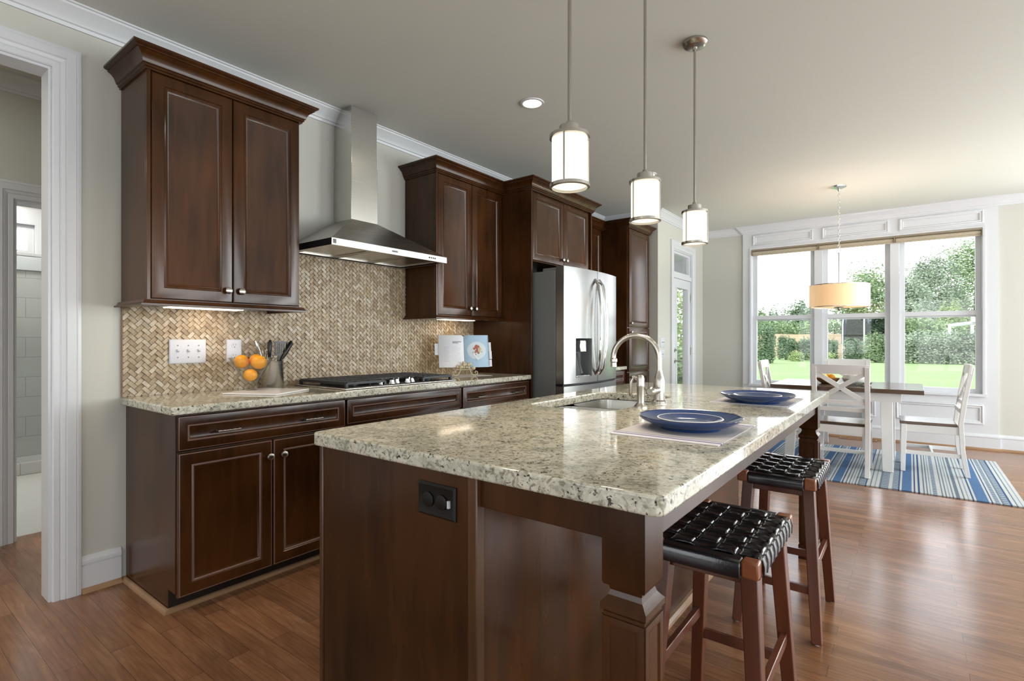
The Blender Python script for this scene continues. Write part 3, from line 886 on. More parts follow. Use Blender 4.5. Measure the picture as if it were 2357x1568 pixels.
U1a, U1b = 0.895, 1.656
upper('tall dark brown upper cabinet left of the steel range hood', U1a, U1b, 1.280,
      [(0.002, U1b, ZC), (FX + 0.02, U1b, ZC), (FX + 0.02, U1a, ZC), (0.002, U1a, ZC)][::-1] and [(0.002, U1a, ZC), (FX + 0.02, U1a, ZC), (FX + 0.02, U1b, ZC), (0.002, U1b, ZC)],
      [(0.002, U1a, ZU0 - 0.026), (FX + 0.02, U1a, ZU0 - 0.026), (FX + 0.02, U1b, ZU0 - 0.026), (0.002, U1b, ZU0 - 0.026)])
U2a, U2b = 2.738, 3.528
upper('dark brown upper cabinet between the range hood and the refrigerator enclosure', U2a, U2b, 3.136,
      [(0.002, U2a, ZC), (FX + 0.02, U2a, ZC), (FX + 0.02, U2b, ZC)],
      [(0.002, U2a, ZU0 - 0.026), (FX + 0.02, U2a, ZU0 - 0.026), (FX + 0.02, U2b, ZU0 - 0.026)])


def base(label, y0, y1, drawer, doors, pulls, end=False, two=True):
    t = thing('base_cabinet', label, 'cabinet', (0, (y0 + y1) / 2, 0), 'base cabinets along the range wall')
    q = MB()
    sil = [(0.002, 0.0), (0.533, 0.0), (0.533, 0.10), (0.61, 0.10), (0.61, 0.876), (0.002, 0.876)]
    q.loop_skin([[(x, y, z) for x, z in sil] for y in (y0, y1)], True, True, True)
    q.build('body', M['cab'], t, bevel=0.0015)
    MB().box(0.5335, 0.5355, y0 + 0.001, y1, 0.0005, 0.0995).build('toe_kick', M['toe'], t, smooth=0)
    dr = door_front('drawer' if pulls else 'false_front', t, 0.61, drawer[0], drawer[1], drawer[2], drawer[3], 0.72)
    for py in pulls:
        pull(dr, 0.622, py, 0.787)
    mid = doors[1]
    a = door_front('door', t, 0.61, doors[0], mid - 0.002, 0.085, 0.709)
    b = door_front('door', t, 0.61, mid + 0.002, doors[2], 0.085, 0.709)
    knob(a, 0.63, mid - 0.022, 0.63); knob(b, 0.63, mid + 0.048, 0.63)
    return t


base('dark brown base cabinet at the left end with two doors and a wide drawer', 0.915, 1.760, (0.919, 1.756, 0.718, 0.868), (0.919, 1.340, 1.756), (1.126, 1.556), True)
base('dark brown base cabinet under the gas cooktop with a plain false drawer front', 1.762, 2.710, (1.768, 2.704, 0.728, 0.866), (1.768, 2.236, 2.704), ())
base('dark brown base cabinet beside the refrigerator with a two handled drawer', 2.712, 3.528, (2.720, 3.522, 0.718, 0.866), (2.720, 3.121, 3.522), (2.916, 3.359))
q = MB(); q.sweep([(0.002, 0.913, 0), (0.535, 0.913, 0), (0.535, 3.528, 0)], [(0, 0), (0.020, 0), (0.019, 0.008), (0.014, 0.015), (0.008, 0.019), (0, 0.019)])
struct(q.build('trim_6', M['shoe']))
tag(slab('granite_worktop', rrect(0.003, 0.648, 0.888, 3.5295, 0.008, 3)[:] , [], 0.877, 0.914, M['granite'], 0.010, 4, at=(0.325, 2.2, 0.877)),
    'speckled beige granite worktop along the wall under the cooktop', 'worktop')

# refrigerator enclosure
t = thing('refrigerator_enclosure', 'tall dark wood enclosure with two doors above the steel refrigerator', 'cabinet', (0, 4.05, 0))
MB().box(0.002, 0.645, 3.5305, 3.550, 0.0, ZU1).build('side_panel', M['cab'], t, bevel=0.002)
MB().box(0.002, 0.645, 4.545, 4.565, 0.0, ZU1).build('side_panel', M['cab'], t, bevel=0.002)
MB().box(0.002, 0.61, 3.551, 4.544, 1.865, ZU1).build('body', M['cab'], t, bevel=0.0015)
a = door_front('door', t, 0.61, 3.574, 4.062, 1.872, 2.444, edge=False); b = door_front('door', t, 0.61, 4.066, 4.528, 1.872, 2.444, edge=False)
knob(a, 0.63, 4.036, 1.925); knob(b, 0.63, 4.098, 1.925)
q = MB(); q.sweep([(0.36, 3.530, ZC), (0.645, 3.530, ZC), (0.645, 4.565, ZC), (0.36, 4.565, ZC)], CABCROWN); q.build('crown_moulding', M['cab'], t, smooth=18)

# nook after the refrigerator, then the pantry
NY0, NY1 = 4.567, 5.362
t = thing('upper_cabinet', 'narrow looking dark upper cabinet between refrigerator and pantry', 'cabinet', (0, 4.96, ZU0), 'upper cabinets with panelled doors')
MB().box(0.002, FX, NY0, NY1, ZU0, ZU1).build('body', M['cab'], t, bevel=0.0015)
a = door_front('door', t, FX, NY0 + 0.006, 4.962, ZU0 + 0.006, ZU1 - 0.006, edge=False); b = door_front('door', t, FX, 4.966, NY1 - 0.02, ZU0 + 0.006, ZU1 - 0.006, edge=False)
knob(a, FX + 0.02, 4.93, 1.45); knob(b, FX + 0.02, 5.0, 1.45)
q = MB(); q.sweep([(FX + 0.02, NY0, ZC), (FX + 0.02, NY1, ZC)], CABCROWN); q.build('crown_moulding', M['cab'], t, smooth=18)
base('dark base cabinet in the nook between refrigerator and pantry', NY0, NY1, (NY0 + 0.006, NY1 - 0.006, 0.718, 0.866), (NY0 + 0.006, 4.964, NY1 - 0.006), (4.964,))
tag(slab('granite_worktop', rrect(0.003, 0.648, NY0 + 0.001, NY1 - 0.001, 0.008, 3), [], 0.877, 0.914, M['granite'], 0.008, 3, at=(0.325, 4.96, 0.877)),
    'short granite worktop in the nook beside the pantry cabinet', 'worktop')
PX = 0.645
PY0, PY1 = 5.364, 5.952
t = thing('pantry_cabinet', 'tall dark pantry cabinet beside the glass door corner', 'cabinet', (0, 5.66, 0))
q = MB(); q.box(0.002, PX, PY0, PY1, 0.1, ZU1); q.box(0.002, PX - 0.07, PY0 + 0.002, PY1 - 0.002, 0, 0.1); q.build('body', M['cab'], t, bevel=0.002)
a = door_front('door', t, PX, PY0 + 0.02, PY1 - 0.012, 1.345, 2.440, edge=False); b = door_front('door', t, PX, PY0 + 0.02, PY1 - 0.012, 0.85, 1.335, edge=False)
c = door_front('door', t, PX, PY0 + 0.02, PY1 - 0.012, 0.11, 0.84, edge=False)
knob(a, PX + 0.02, PY0 + 0.05, 1.39); knob(b, PX + 0.02, PY0 + 0.05, 1.29); knob(c, PX + 0.02, PY0 + 0.05, 0.79)
q = MB(); q.sweep([(0.36, PY0, ZC), (PX + 0.015, PY0, ZC), (PX + 0.015, PY1, ZC), (0.02, PY1, ZC)], [(a_ * 0.9, b_) for a_, b_ in CABCROWN]); q.build('crown_moulding', M['cab'], t, smooth=18)

# ------------------------------------------------------------------ tiled backsplash (herringbone)
TW = 0.0213
TA, TB = (0.900, 3.530, 0.9145, 1.372), (1.658, 2.737, 1.372, 1.775)


def tiles():
    b = bmesh.new()
    c45 = math.sqrt(0.5)
    for (y0, y1, z0, z1) in (TA, TB):
        bb = bmesh.new()
        corners = [(y, z) for y in (y0, y1) for z in (z0, z1)]
        aa = [(y * c45 + z * c45) / TW for y, z in corners]
        bbv = [(-y * c45 + z * c45) / TW for y, z in corners]
        for i in range(int(min(aa)) - 3, int(max(aa)) + 3):
            for j in range(int(min(bbv)) - 3, int(max(bbv)) + 3):
                k = (i - j) % 4
                if k == 0:
                    w_, h_ = 2, 1
                elif k == 3:
                    w_, h_ = 1, 2
                else:
                    continue
                ca, cb = (i + w_ / 2) * TW, (j + h_ / 2) * TW
                yy, zz = (ca - cb) * c45, (ca + cb) * c45
                if not (y0 - 0.03 < yy < y1 + 0.03 and z0 - 0.03 < zz < z1 + 0.03):
                    continue
                g = 0.00035
                la, lb = w_ * TW / 2 - g, h_ * TW / 2 - g
                n = 4
                tilt = random.uniform(-0.0012, 0.0012)
                lift = random.uniform(0, 0.0012)
                rows = []
                for s in range(n + 1):
                    u = s / n * 2 - 1
                    hgt = (0.0085 - 0.0040 * u - 0.0022 * u * u if w_ == 2 else 0.0085 - 0.0022 * u * u) + tilt * u + lift
                    row = []
                    for v, dh in ((-1, -0.003), (-0.9, 0), (0.9, 0), (1, -0.003)):
                        if w_ == 2:
                            pa, pb = ca + u * la, cb + v * lb
                        else:
                            pa, pb = ca + v * la, cb + u * lb
                        row.append(bb.verts.new((max(0.001, hgt + dh), (pa - pb) * c45, (pa + pb) * c45)))
                    rows.append(row)
                for s in range(n):
                    for v in range(3):
                        bb.faces.new((rows[s][v], rows[s][v + 1], rows[s + 1][v + 1], rows[s + 1][v]))
                for r in (rows[0], rows[-1]):
                    e0 = bb.verts.new((0.0005, r[0].co.y, r[0].co.z)); e1 = bb.verts.new((0.0005, r[3].co.y, r[3].co.z))
                    bb.faces.new((e0, r[0], r[1], r[2], r[3], e1))
        for co, no in (((0, y0, 0), (0, -1, 0)), ((0, y1, 0), (0, 1, 0)), ((0, 0, z0), (0, 0, -1)), ((0, 0, z1), (0, 0, 1))):
            bmesh.ops.bisect_plane(bb, geom=bb.verts[:] + bb.edges[:] + bb.faces[:], plane_co=co, plane_no=no, clear_outer=True)
        me_ = bpy.data.meshes.new('x'); bb.to_mesh(me_); bb.free()
        b.from_mesh(me_); bpy.data.meshes.remove(me_)
    bmesh.ops.recalc_face_normals(b, faces=b.faces)
    for f_ in b.faces:
        if f_.normal.x < 0:
            f_.normal_flip()
    me = bpy.data.meshes.new('tile_field'); b.to_mesh(me); b.free()
    me.materials.append(M['tile'])
    me.polygons.foreach_set('use_smooth', [True] * len(me.polygons)); me.set_sharp_from_angle(angle=R(40))
    return me


t = thing('tile_backsplash', 'woven herringbone stone tile backsplash behind the cooktop and worktop', 'backsplash', (0, 2.2, 0.914))
o = bpy.data.objects.new('tile_field', tiles()); C.objects.link(o); o.parent = t; o.location = (0.0015, -2.2, -0.914)
q = MB(); q.box(0.0002, 0.003, TA[0], TA[1], TA[2], TA[3]); q.box(0.0002, 0.003, TB[0], TB[1], TB[2], TB[3]); q.box(0.0002, 0.012, TA[0] - 0.006, TA[0], TA[2], TA[3] - 0.012)
q.build('grout_bed', M['grout'], t, smooth=0)


def cover(name, label, y0, y1, z0, z1, toggles, x=0.0135, cat='switch'):
    t = thing(name, label, cat, (x, (y0 + y1) / 2, z0))
    q = MB(); q.rings((x, y0, z0), (0, 1, 0), (0, 0, 1), (1, 0, 0), y1 - y0, z1 - z0, [(0, -0.008), (0, 0.003), (0.004, 0.006), (0.007, 0.0065)])
    q.build('cover_plate', M['plate_w'], t)
    zc = (z0 + z1) / 2
    for i in range(toggles):
        yc = y0 + (y1 - y0) * (i + 0.75) / (toggles + 0.5)
        g = MB(); g.box(x + 0.006, x + 0.0075, yc - 0.006, yc + 0.006, zc - 0.013, zc + 0.013); g.beam((x + 0.007, yc, zc), (x + 0.018, yc, zc + 0.008), 0.0045, 0.005)
        g.build('toggle', M['plate_w'], t)
        for dz in (-0.032, 0.032):
            MB().lathe([(0.003, 0.006), (0.003, 0.0085), (0, 0.0085)], (x, yc, zc + dz), 10, 'x').build('screw', M['slot'], t)
    return t


cover('switch_plate', 'white triple toggle switch plate on the tile under the left upper cabinet', 1.103, 1.284, 1.073, 1.203, 3)
t = cover('power_outlet', 'white duplex outlet on the tile behind the glass bowl', 1.394, 1.479, 1.073, 1.203, 0, cat='outlet')
for dz in (-0.03, 0.03):
    s = MB(); s.lathe([(0.017, 0), (0.017, 0.0025), (0, 0.0025)], (0.0195, 1.4365, 1.138 + dz), 18, 'x'); so = s.build('socket', M['plate_w'], t)
    s = MB(); s.box(0.0218, 0.0224, 1.429, 1.431, 1.138 + dz, 1.148 + dz); s.box(0.0218, 0.0224, 1.441, 1.443, 1.139 + dz, 1.147 + dz); s.box(0.0218, 0.0224, 1.434, 1.439, 1.127 + dz, 1.132 + dz)
    s.build('slot', M['slot'], so)
t = cover('switch_plate', 'upper white switch plate on the wall beside the glass door', 6.10, 6.22, 1.115, 1.23, 2, DX + 0.001)
t = cover('switch_plate', 'lower white switch plate on the wall beside the glass door', 6.10, 6.22, 0.97, 1.085, 1, DX + 0.001)

# under cabinet lights
for lb, y0, y1 in (('warm light strip under the left upper cabinet', 1.02, 1.42), ('warm light strip under the upper cabinet by the refrigerator', 2.95, 3.35)):
    t = thing('undercabinet_light', lb, 'light', (0.16, (y0 + y1) / 2, 1.364), 'under cabinet light strips')
    MB().box(0.10, 0.22, y0, y1, 1.366, 1.386).build('housing', M['plate_w'], t, bevel=0.003)
    MB().box(0.115, 0.205, y0 + 0.02, y1 - 0.02, 1.362, 1.3665).build('lens', M['strip'], t, smooth=0)
    area_lamp('undercabinet_glow', (0.16, (y0 + y1) / 2 + 0.06, 1.358), (-0.35, 0, -1), 0.08, 0.3, 0.75, (1, 0.76, 0.56))

# ------------------------------------------------------------------ range hood
t = thing('range_hood', 'stainless steel chimney range hood above the cooktop', 'range hood', (0, 2.21, 1.745))
hy0, hy1, hx, hz0, hz1, hz2 = 1.752, 2.684, 0.505, 1.747, 1.787, 2.0
cy0, cy1, cx = 2.103, 2.317, 0.20
q = MB(); q.box(0.013, hx, hy0, hy1, hz0, hz1)
q.v = []; q.f = []; q.mi = []
q.add([(0.013, hy0, hz0), (hx, hy0, hz0), (hx, hy1, hz0), (0.013, hy1, hz0), (0.013, hy0, hz1), (hx, hy0, hz1), (hx, hy1, hz1), (0.013, hy1, hz1)], [(0, 1, 5, 4), (2, 3, 7, 6), (3, 0, 4, 7)], 1)
q.add([(hx, hy0, hz0), (hx, hy1, hz0), (hx, hy1, hz1), (hx, hy0, hz1)], [(0, 1, 2, 3)], 0)
q.add([(0.013, hy0, hz1), (hx, hy0, hz1), (hx, hy1, hz1), (0.013, hy1, hz1), (0.013, cy0, hz2), (cx, cy0, hz2), (cx, cy1, hz2), (0.013, cy1, hz2)], [(0, 1, 5, 4), (1, 2, 6, 5), (2, 3, 7, 6)], 0)
q.add([(0.013, hy0, hz0), (hx, hy0, hz0), (hx, hy1, hz0), (0.013, hy1, hz0), (0.05, hy0 + 0.03, hz0), (hx - 0.04, hy0 + 0.03, hz0), (hx - 0.04, hy1 - 0.03, hz0), (0.05, hy1 - 0.03, hz0)], [(0, 4, 5, 1), (1, 5, 6, 2), (2, 6, 7, 3), (3, 7, 4, 0)], 0)
q.build('canopy', [M['steel_h'], M['black']], t, smooth=20)
for i in range(3):
    a = hy0 + 0.03 + i * (hy1 - hy0 - 0.06) / 3
    s = MB(); s.rings((0.05, a + 0.004, hz0 + 0.012), (1, 0, 0), (0, 1, 0), (0, 0, -1), hx - 0.09, (hy1 - hy0 - 0.06) / 3 - 0.008, [(0, -0.012), (0, 0.008), (0.02, 0.008), (0.02, 0.002)])
    s.build('grease_filter', M['steel_h'], t)
MB().box(0.002, cx, cy0, cy1, hz2 - 0.002, 2.372).build('chimney', M['steel'], t, bevel=0.0015)
MB().box(0.002, cx - 0.004, cy0 + 0.004, cy1 - 0.004, 2.3705, 2.752).build('chimney_extension', M['steel'], t, bevel=0.0015)
s = MB()
for i in range(4):
    s.lathe([(0.005, 0), (0.005, 0.003), (0, 0.003)], (hx, 2.515 + i * 0.018, 1.767), 10, 'x')
s.build('button', M['black_pl'], t)
s = MB(); s.box(hx, hx + 0.0015, 2.19, 2.235, 1.762, 1.773); s.box(hx, hx + 0.0015, 1.762, 1.782, 1.756, 1.78)
s.build('emblem', M['dkgrey'], t)

# ------------------------------------------------------------------ cooktop
t = thing('gas_cooktop', 'black gas cooktop with cast iron grates set in the granite worktop', 'cooktop', (0.33, 2.235, 0.914))
ky0, ky1, kx0, kx1 = 1.782, 2.690, 0.062, 0.590
MB().box(kx0, kx1, ky0, ky1, 0.9145, 0.924).build('steel_tray', M['steel'], t, bevel=0.004)
MB().box(kx0 + 0.02, kx1 - 0.02, ky0 + 0.02, ky1 - 0.02, 0.922, 0.927).build('burner_pan', M['black'], t, bevel=0.003)


def grate(y0, y1, x0, x1, n):
    g = MB(); zt = 0.957
    for x in (x0, x1):
        g.beam((x, y0, zt - 0.008), (x, y1, zt - 0.008), 0.008, 0.008)
    for y in (y0, y1):
        g.beam((x0, y, zt - 0.008), (x1, y, zt - 0.008), 0.008, 0.008)
    for i in range(1, n):
        xx = x0 + (x1 - x0) * i / n
        g.beam((xx, y0, zt - 0.005), (xx, y1, zt - 0.005), 0.0045, 0.0065)
    for i in range(1, 3):
        yy = y0 + (y1 - y0) * i / 3
        g.beam((x0, yy, zt - 0.006), (x1, yy, zt - 0.006), 0.0045, 0.0065)
    for x in (x0, x1):
        for y in (y0, y1):
            g.box(x - 0.009, x + 0.009, y - 0.009, y + 0.009, 0.926, zt - 0.006)
    return g.build('grate', M['iron'], t, bevel=0.002)


grate(ky0 + 0.028, 2.085, kx0 + 0.03, kx1 - 0.03, 10)
grate(2.093, 2.395, kx0 + 0.03, 0.40, 8)
grate(2.403, ky1 - 0.028, kx0 + 0.03, kx1 - 0.03, 10)
for (x, y, r) in ((0.20, 1.93, 0.045), (0.44, 1.93, 0.04), (0.24, 2.24, 0.06), (0.20, 2.54, 0.04), (0.44, 2.54, 0.045)):
    s = MB(); s.lathe([(r, 0.927), (r, 0.936), (r * 0.7, 0.938), (r * 0.7, 0.945), (r * 0.2, 0.947), (0, 0.947)], (x, y, 0), 20); s.build('burner', M['iron'], t)
for i in range(5):
    y = 2.115 + i * 0.065
    x = 0.485 if i % 2 == 0 else 0.515
    s = MB(); s.lathe([(0.021, 0.927), (0.021, 0.931), (0.016, 0.933), (0.015, 0.948), (0, 0.948)], (x, y, 0), 18)
    s.box(x - 0.018, x + 0.018, y - 0.004, y + 0.004, 0.946, 0.958)
    s.build('knob', M['chrome'], t)

# ------------------------------------------------------------------ refrigerator
t = thing('refrigerator', 'stainless steel french door refrigerator with ice dispenser', 'refrigerator', (0.5, 4.06, 0))
fy0, fy1, fz = 3.585, 4.520, 1.765
fxb, fxe = 0.845, 0.925
MB().box(0.04, fxb, fy0, fy1, 0.03, fz).build('body', M['fridge_side'], t, bevel=0.004)
fm = 4.072


def fx(y):
    u = (y - (fy0 + fy1) / 2) / ((fy1 - fy0) / 2)
    return fxe + 0.042 * (1 - u * u)


def fdoor(name, y0, y1, z0, z1, hole=None):
    q = MB()
    ysn = [y0 + (y1 - y0) * i / 12 for i in range(13)]
    zsn = [z0, z1]
    if hole:
        ysn = sorted(set([y for y in ysn if abs(y - hole[0]) > 0.008 and abs(y - hole[1]) > 0.008] + [hole[0], hole[1]]))
        zsn = [z0, hole[2], hole[3], z1]
    for i in range(len(ysn) - 1):
        for j in range(len(zsn) - 1):
            a, b, c_, d = ysn[i], ysn[i + 1], zsn[j], zsn[j + 1]
            if hole and a >= hole[0] - 1e-6 and b <= hole[1] + 1e-6 and j == 1:
                continue
            q.add([(fx(a), a, c_), (fx(b), b, c_), (fx(b), b, d), (fx(a), a, d)], [(0, 1, 2, 3)])
        a, b = ysn[i], ysn[i + 1]
        for z in (z0, z1):
            q.add([(fx(a), a, z), (fx(b), b, z), (fxb + 0.006, b, z), (fxb + 0.006, a, z)], [(0, 1, 2, 3)])
    for y in (y0, y1):
        q.add([(fx(y), y, z0), (fx(y), y, z1), (fxb + 0.006, y, z1), (fxb + 0.006, y, z0)], [(0, 1, 2, 3)])
    q.add([(fxb + 0.006, y0, z0), (fxb + 0.006, y1, z0), (fxb + 0.006, y1, z1), (fxb + 0.006, y0, z1)], [(0, 1, 2, 3)])
    return q.build(name, M['fridge'], t, smooth=30)


hole = (3.735, 3.975, 0.895, 1.215)
zd = 0.845
ld = fdoor('door', fy0, fm - 0.003, zd, 1.798, hole)
rd = fdoor('door', fm + 0.003, fy1, zd, 1.798)
fr = fdoor('freezer_drawer', fy0, fy1, 0.07, zd - 0.02)
MB().box(0.5, fxb, fy0 + 0.01, fy1 - 0.01, 0.0, 0.05).build('plinth', M['dkgrey'], t)
for y in (fy0 + 0.06, fy1 - 0.06):
    q = MB(); q.box(0.70, 0.90, y - 0.03, y + 0.03, 1.7645, 1.795); q.build('hinge_cover', M['fridge_side'], t, bevel=0.006)
q = MB(); q.box(fxb + 0.002, 0.915, fy0 + 0.002, fy1 - 0.002, zd - 0.018, zd - 0.002); q.build('gasket', M['black'], t)
# dispenser
y0, y1, z0, z1 = hole
q = MB()
q.add([(fx(y0), y0, z0), (fx(y1), y1, z0), (fx(y1), y1, z1), (fx(y0), y0, z1), (0.87, y0 + 0.02, z0 + 0.01), (0.87, y1 - 0.02, z0 + 0.01), (0.87, y1 - 0.02, z1 - 0.02), (0.87, y0 + 0.02, z1 - 0.02)],
      [(0, 4, 5, 1), (1, 5, 6, 2), (2, 6, 7, 3), (3, 7, 4, 0), (4, 7, 6, 5)])
q.build('dispenser_recess', M['dkgrey'], ld)
q = MB(); q.box(0.885, 0.955, 3.80, 3.90, 1.10, 1.20); q.build('dispenser_nozzle', M['chrome'], ld, bevel=0.006)
q = MB(); q.beam((0.89, 3.85, 1.09), (0.935, 3.86, 0.92), 0.018, 0.004); q.build('paddle', M['steel'], ld)
q = MB(); q.box(0.872, fx(3.85) - 0.004, y0 + 0.004, y1 - 0.004, z0 - 0.004, z0 + 0.012); q.build('drip_tray', M['chrome'], ld, bevel=0.003)
for d_, s, nm in ((ld, -1, 'handle'), (rd, 1, 'handle')):
    yc = fm + s * 0.04
    pts = []
    for i in range(17):
        u = i / 16 * 2 - 1
        pts.append((fx(yc) + 0.012 + 0.055 * (1 - u * u) ** 0.7 + (0 if abs(u) < 1 else -0.016), yc + s * 0.012 * (1 - u * u), 1.315 + u * 0.41))
    q = MB(); q.tube(pts, 0.0125, 10); q.build(nm, M['chrome'], d_)
pts = []
for i in range(17):
    u = i / 16 * 2 - 1
    yy = (fy0 + fy1) / 2 + u * 0.36
    pts.append((fx(yy) + 0.008 + 0.045 * (1 - u ** 4), yy, 0.735))
q = MB(); q.tube(pts, 0.0125, 10); q.build('handle', M['chrome'], fr)
q = MB(); q.box(fx(4.47) - 0.004, fx(4.47) + 0.0015, 4.455, 4.495, 0.872, 0.884); q.build('emblem', M['dkgrey'], rd)

# ------------------------------------------------------------------ island
ix0, ix1, ixr = 1.668, 2.313, 2.736
iy0, iy1 = 0.932, 3.335
t = thing('kitchen_island', 'dark brown kitchen island with square posts and seating overhang', 'island', (2.2, 2.13, 0))
q = MB()
bx = [(ix0 + 0.01, iy0 + 0.012), (ix1, iy0 + 0.012), (ix1, iy1 - 0.012), (ix0 + 0.01, iy1 - 0.012)]
bi = [(ix0 + 0.028, iy0 + 0.03), (ix1 - 0.018, iy0 + 0.03), (ix1 - 0.018, iy1 - 0.03), (ix0 + 0.028, iy1 - 0.03)]
q.loop_skin([[(x, y, z) for x, y in lp] for lp, z in ((bx, 0.0), (bx, 0.872), (bi, 0.872), (bi, 0.02))], True, True, True)
q.build('cabinet_body', M['cab'], t, bevel=0.002)
q = MB(); q.box(ix0 + 0.016, ix1 - 0.024, iy0 + 0.004, iy0 + 0.014, 0.0, 0.873); q.build('end_panel', M['cab'], t)
for a, b in ((ix0, ix0 + 0.018), (ix1 - 0.026, ix1 + 0.004)):
    MB().box(a, b, iy0, iy0 + 0.03, 0.0, 0.8735).build('corner_strip', M['cab_warm'], t, bevel=0.003)
q = MB(); q.sweep([(ix1 + 0.004, iy0 + 0.03, 0), (ix1 + 0.004, iy1, 0)], [(-0.004, 0), (0.02, 0), (0.018, 0.012), (0.008, 0.022), (-0.004, 0.024)]); q.build('shoe_moulding', M['shoe'], t)
for yy in (1.75, 2.55):
    MB().box(ix1 - 0.002, ix1 + 0.008, yy - 0.03, yy + 0.03, 0.02, 0.87).build('back_batten', M['cab'], t, bevel=0.002)


def post(px, py):
    q = MB()
    prof = [(0.045, 0.874), (0.045, 0.722), (0.043, 0.716), (0.035, 0.712), (0.033, 0.704), (0.036, 0.694), (0.044, 0.684), (0.048, 0.680), (0.048, 0.668), (0.043, 0.662), (0.043, 0.660), (0.043, 0.08), (0.048, 0.074), (0.048, 0.0)]
    q.loop_skin([[(px - h, py - h, z), (px + h, py - h, z), (px + h, py + h, z), (px - h, py + h, z)] for h, z in prof], True, True, True)
    po = q.build('post', M['cab'], t, smooth=20)
    pr = [(0, 0.0), (0.0, 0.003), (0.010, 0.004), (0.016, 0.003), (0.018, -0.001)]
    s = MB()
    for o_, A, N in (((px - 0.043, py - 0.043), (1, 0, 0), (0, -1, 0)), ((px + 0.043, py - 0.043), (0, 1, 0), (1, 0, 0)), ((px + 0.043, py + 0.043), (-1, 0, 0), (0, 1, 0)), ((px - 0.043, py + 0.043), (0, -1, 0), (-1, 0, 0))):
        s.rings((o_[0], o_[1], 0.085), A, (0, 0, 1), N, 0.086, 0.57, pr, False)
    s.build('post_panel', M['cab'], po)
    return po


post(2.690, 0.978)
post(2.690, 3.290)
MB().box(ix1, 2.646, 0.947, 0.967, 0.800, 0.8735).build('apron', M['cab'], t, bevel=0.002)
MB().box(2.706, 2.726, 1.023, 3.246, 0.800, 0.8735).build('apron', M['cab'], t, bevel=0.002)
MB().box(ix1, 2.646, 3.301, 3.321, 0.800, 0.8735).build('apron', M['cab'], t, bevel=0.002)
q = MB(); q.rings((2.118, iy0 + 0.004, 0.752), (1, 0, 0), (0, 0, 1), (0, -1, 0), 0.132, 0.084, [(0, 0), (0, 0.004), (0.006, 0.008), (0.010, 0.007)])
op = q.build('outlet', M['black_pl'], t)
q = MB()
for cx_ in (2.158, 2.205):
    q.lathe([(0.019, -0.007), (0.019, -0.011), (0.015, -0.012), (0, -0.012)], (cx_, iy0 + 0.004, 0.794), 18, 'y')
q.build('socket', M['black_pl'], op)
MB().box(2.228, 2.234, iy0 - 0.009, iy0 - 0.003, 0.785, 0.803).build('test_button', M['plate_w'], op)

SINKH = rrect(1.775, 2.180, 1.880, 2.610, 0.07, 8)
tag(slab('granite_island_worktop', rrect(1.655, 2.776, 0.912, 3.378, 0.025, 6), [SINKH[::-1]], 0.874, 0.914, M['granite'], 0.011, 4, at=(2.2, 2.13, 0.874)),
    'large polished granite worktop on the kitchen island', 'worktop')

# sink: two steel bowls
t = thing('kitchen_sink', 'undermount stainless double bowl sink set in the island worktop', 'sink', (1.98, 2.25, 0.70))
sk = MB()
sk.loop_skin([[(x, y, 0.8735) for x, y in rrect(1.745, 2.21, 1.85, 2.64, 0.075, 8)], [(x, y, 0.8735) for x, y in rrect(1.772, 2.183, 1.877, 2.613, 0.07, 8)]], True, False, False)
sk.build('rim', M['steel'], t)
for y0, y1 in ((1.879, 2.235), (2.255, 2.611)):
    b = MB()
    rs = []
    for ins, z in ((0, 0.8733), (0.004, 0.80), (0.010, 0.71), (0.03, 0.69), (0.10, 0.685)):
        rs.append([(x, y, z) for x, y in rrect(1.774 + ins, 2.181 - ins, y0 + ins, y1 - ins, max(0.012, 0.065 - ins * 0.3), 8)])
    b.loop_skin(rs, True, False, True)
    bo = b.build('bowl', M['steel'], t)
    d = MB(); d.lathe([(0.04, 0.687), (0.036, 0.689), (0.01, 0.686), (0, 0.686)], (1.978, (y0 + y1) / 2, 0), 20); d.build('drain', M['chrome'], bo)
MB().box(1.776, 2.179, 2.2345, 2.2555, 0.845, 0.866).build('divider', M['steel'], t, bevel=0.006)

# faucet
FXX, FYY = 2.222, 2.30
t = thing('kitchen_faucet', 'tall satin nickel gooseneck faucet beside the island sink', 'faucet', (FXX, FYY, 0.914))
q = MB(); q.lathe([(0.034, 0.9145), (0.034, 0.922), (0.027, 0.928), (0.026, 0.985), (0.026, 1.010), (0.022, 1.030), (0.016, 1.050), (0.0145, 1.062), (0, 1.062)], (FXX, FYY, 0), 24)
q.build('body', M['nickel'], t)
ang = R(193)
dxx, dyy = math.cos(ang), math.sin(ang)
pts = [(FXX, FYY, 1.05), (FXX, FYY, 1.115)]
rad = 0.105
for i in range(19):
    a = PI - PI * i / 18 * 1.06
    pts.append((FXX + dxx * (rad + rad * math.cos(a)), FYY + dyy * (rad + rad * math.cos(a)), 1.115 + rad * math.sin(a)))
q = MB(); q.tube(pts, 0.0125, 14); q.build('gooseneck', M['nickel'], t)
ex = pts[-1]
q = MB(); q.lathe([(0.0125, 0.03), (0.017, 0.024), (0.017, 0.012), (0.0135, 0.008), (0.0145, -0.012), (0, -0.012)], (ex[0], ex[1], ex[2] - 0.01), 18); q.build('spout_tip', M['nickel'], t)
q = MB(); q.tube([(FXX, FYY - 0.01, 0.972), (FXX, FYY - 0.075, 0.972)], 0.0165, 14); q.lathe([(0.018, -0.075), (0.021, -0.085), (0.021, -0.10), (0.014, -0.108), (0, -0.108)], (FXX, FYY, 0.972), 16, 'y'); q.build('valve_barrel', M['nickel'], t)
q = MB(); q.tube([(FXX, FYY - 0.095, 0.972), (FXX - 0.03, FYY - 0.102, 0.99), (FXX - 0.075, FYY - 0.108, 1.035)], [0.007, 0.006, 0.0075], 10); q.build('lever', M['nickel'], t)
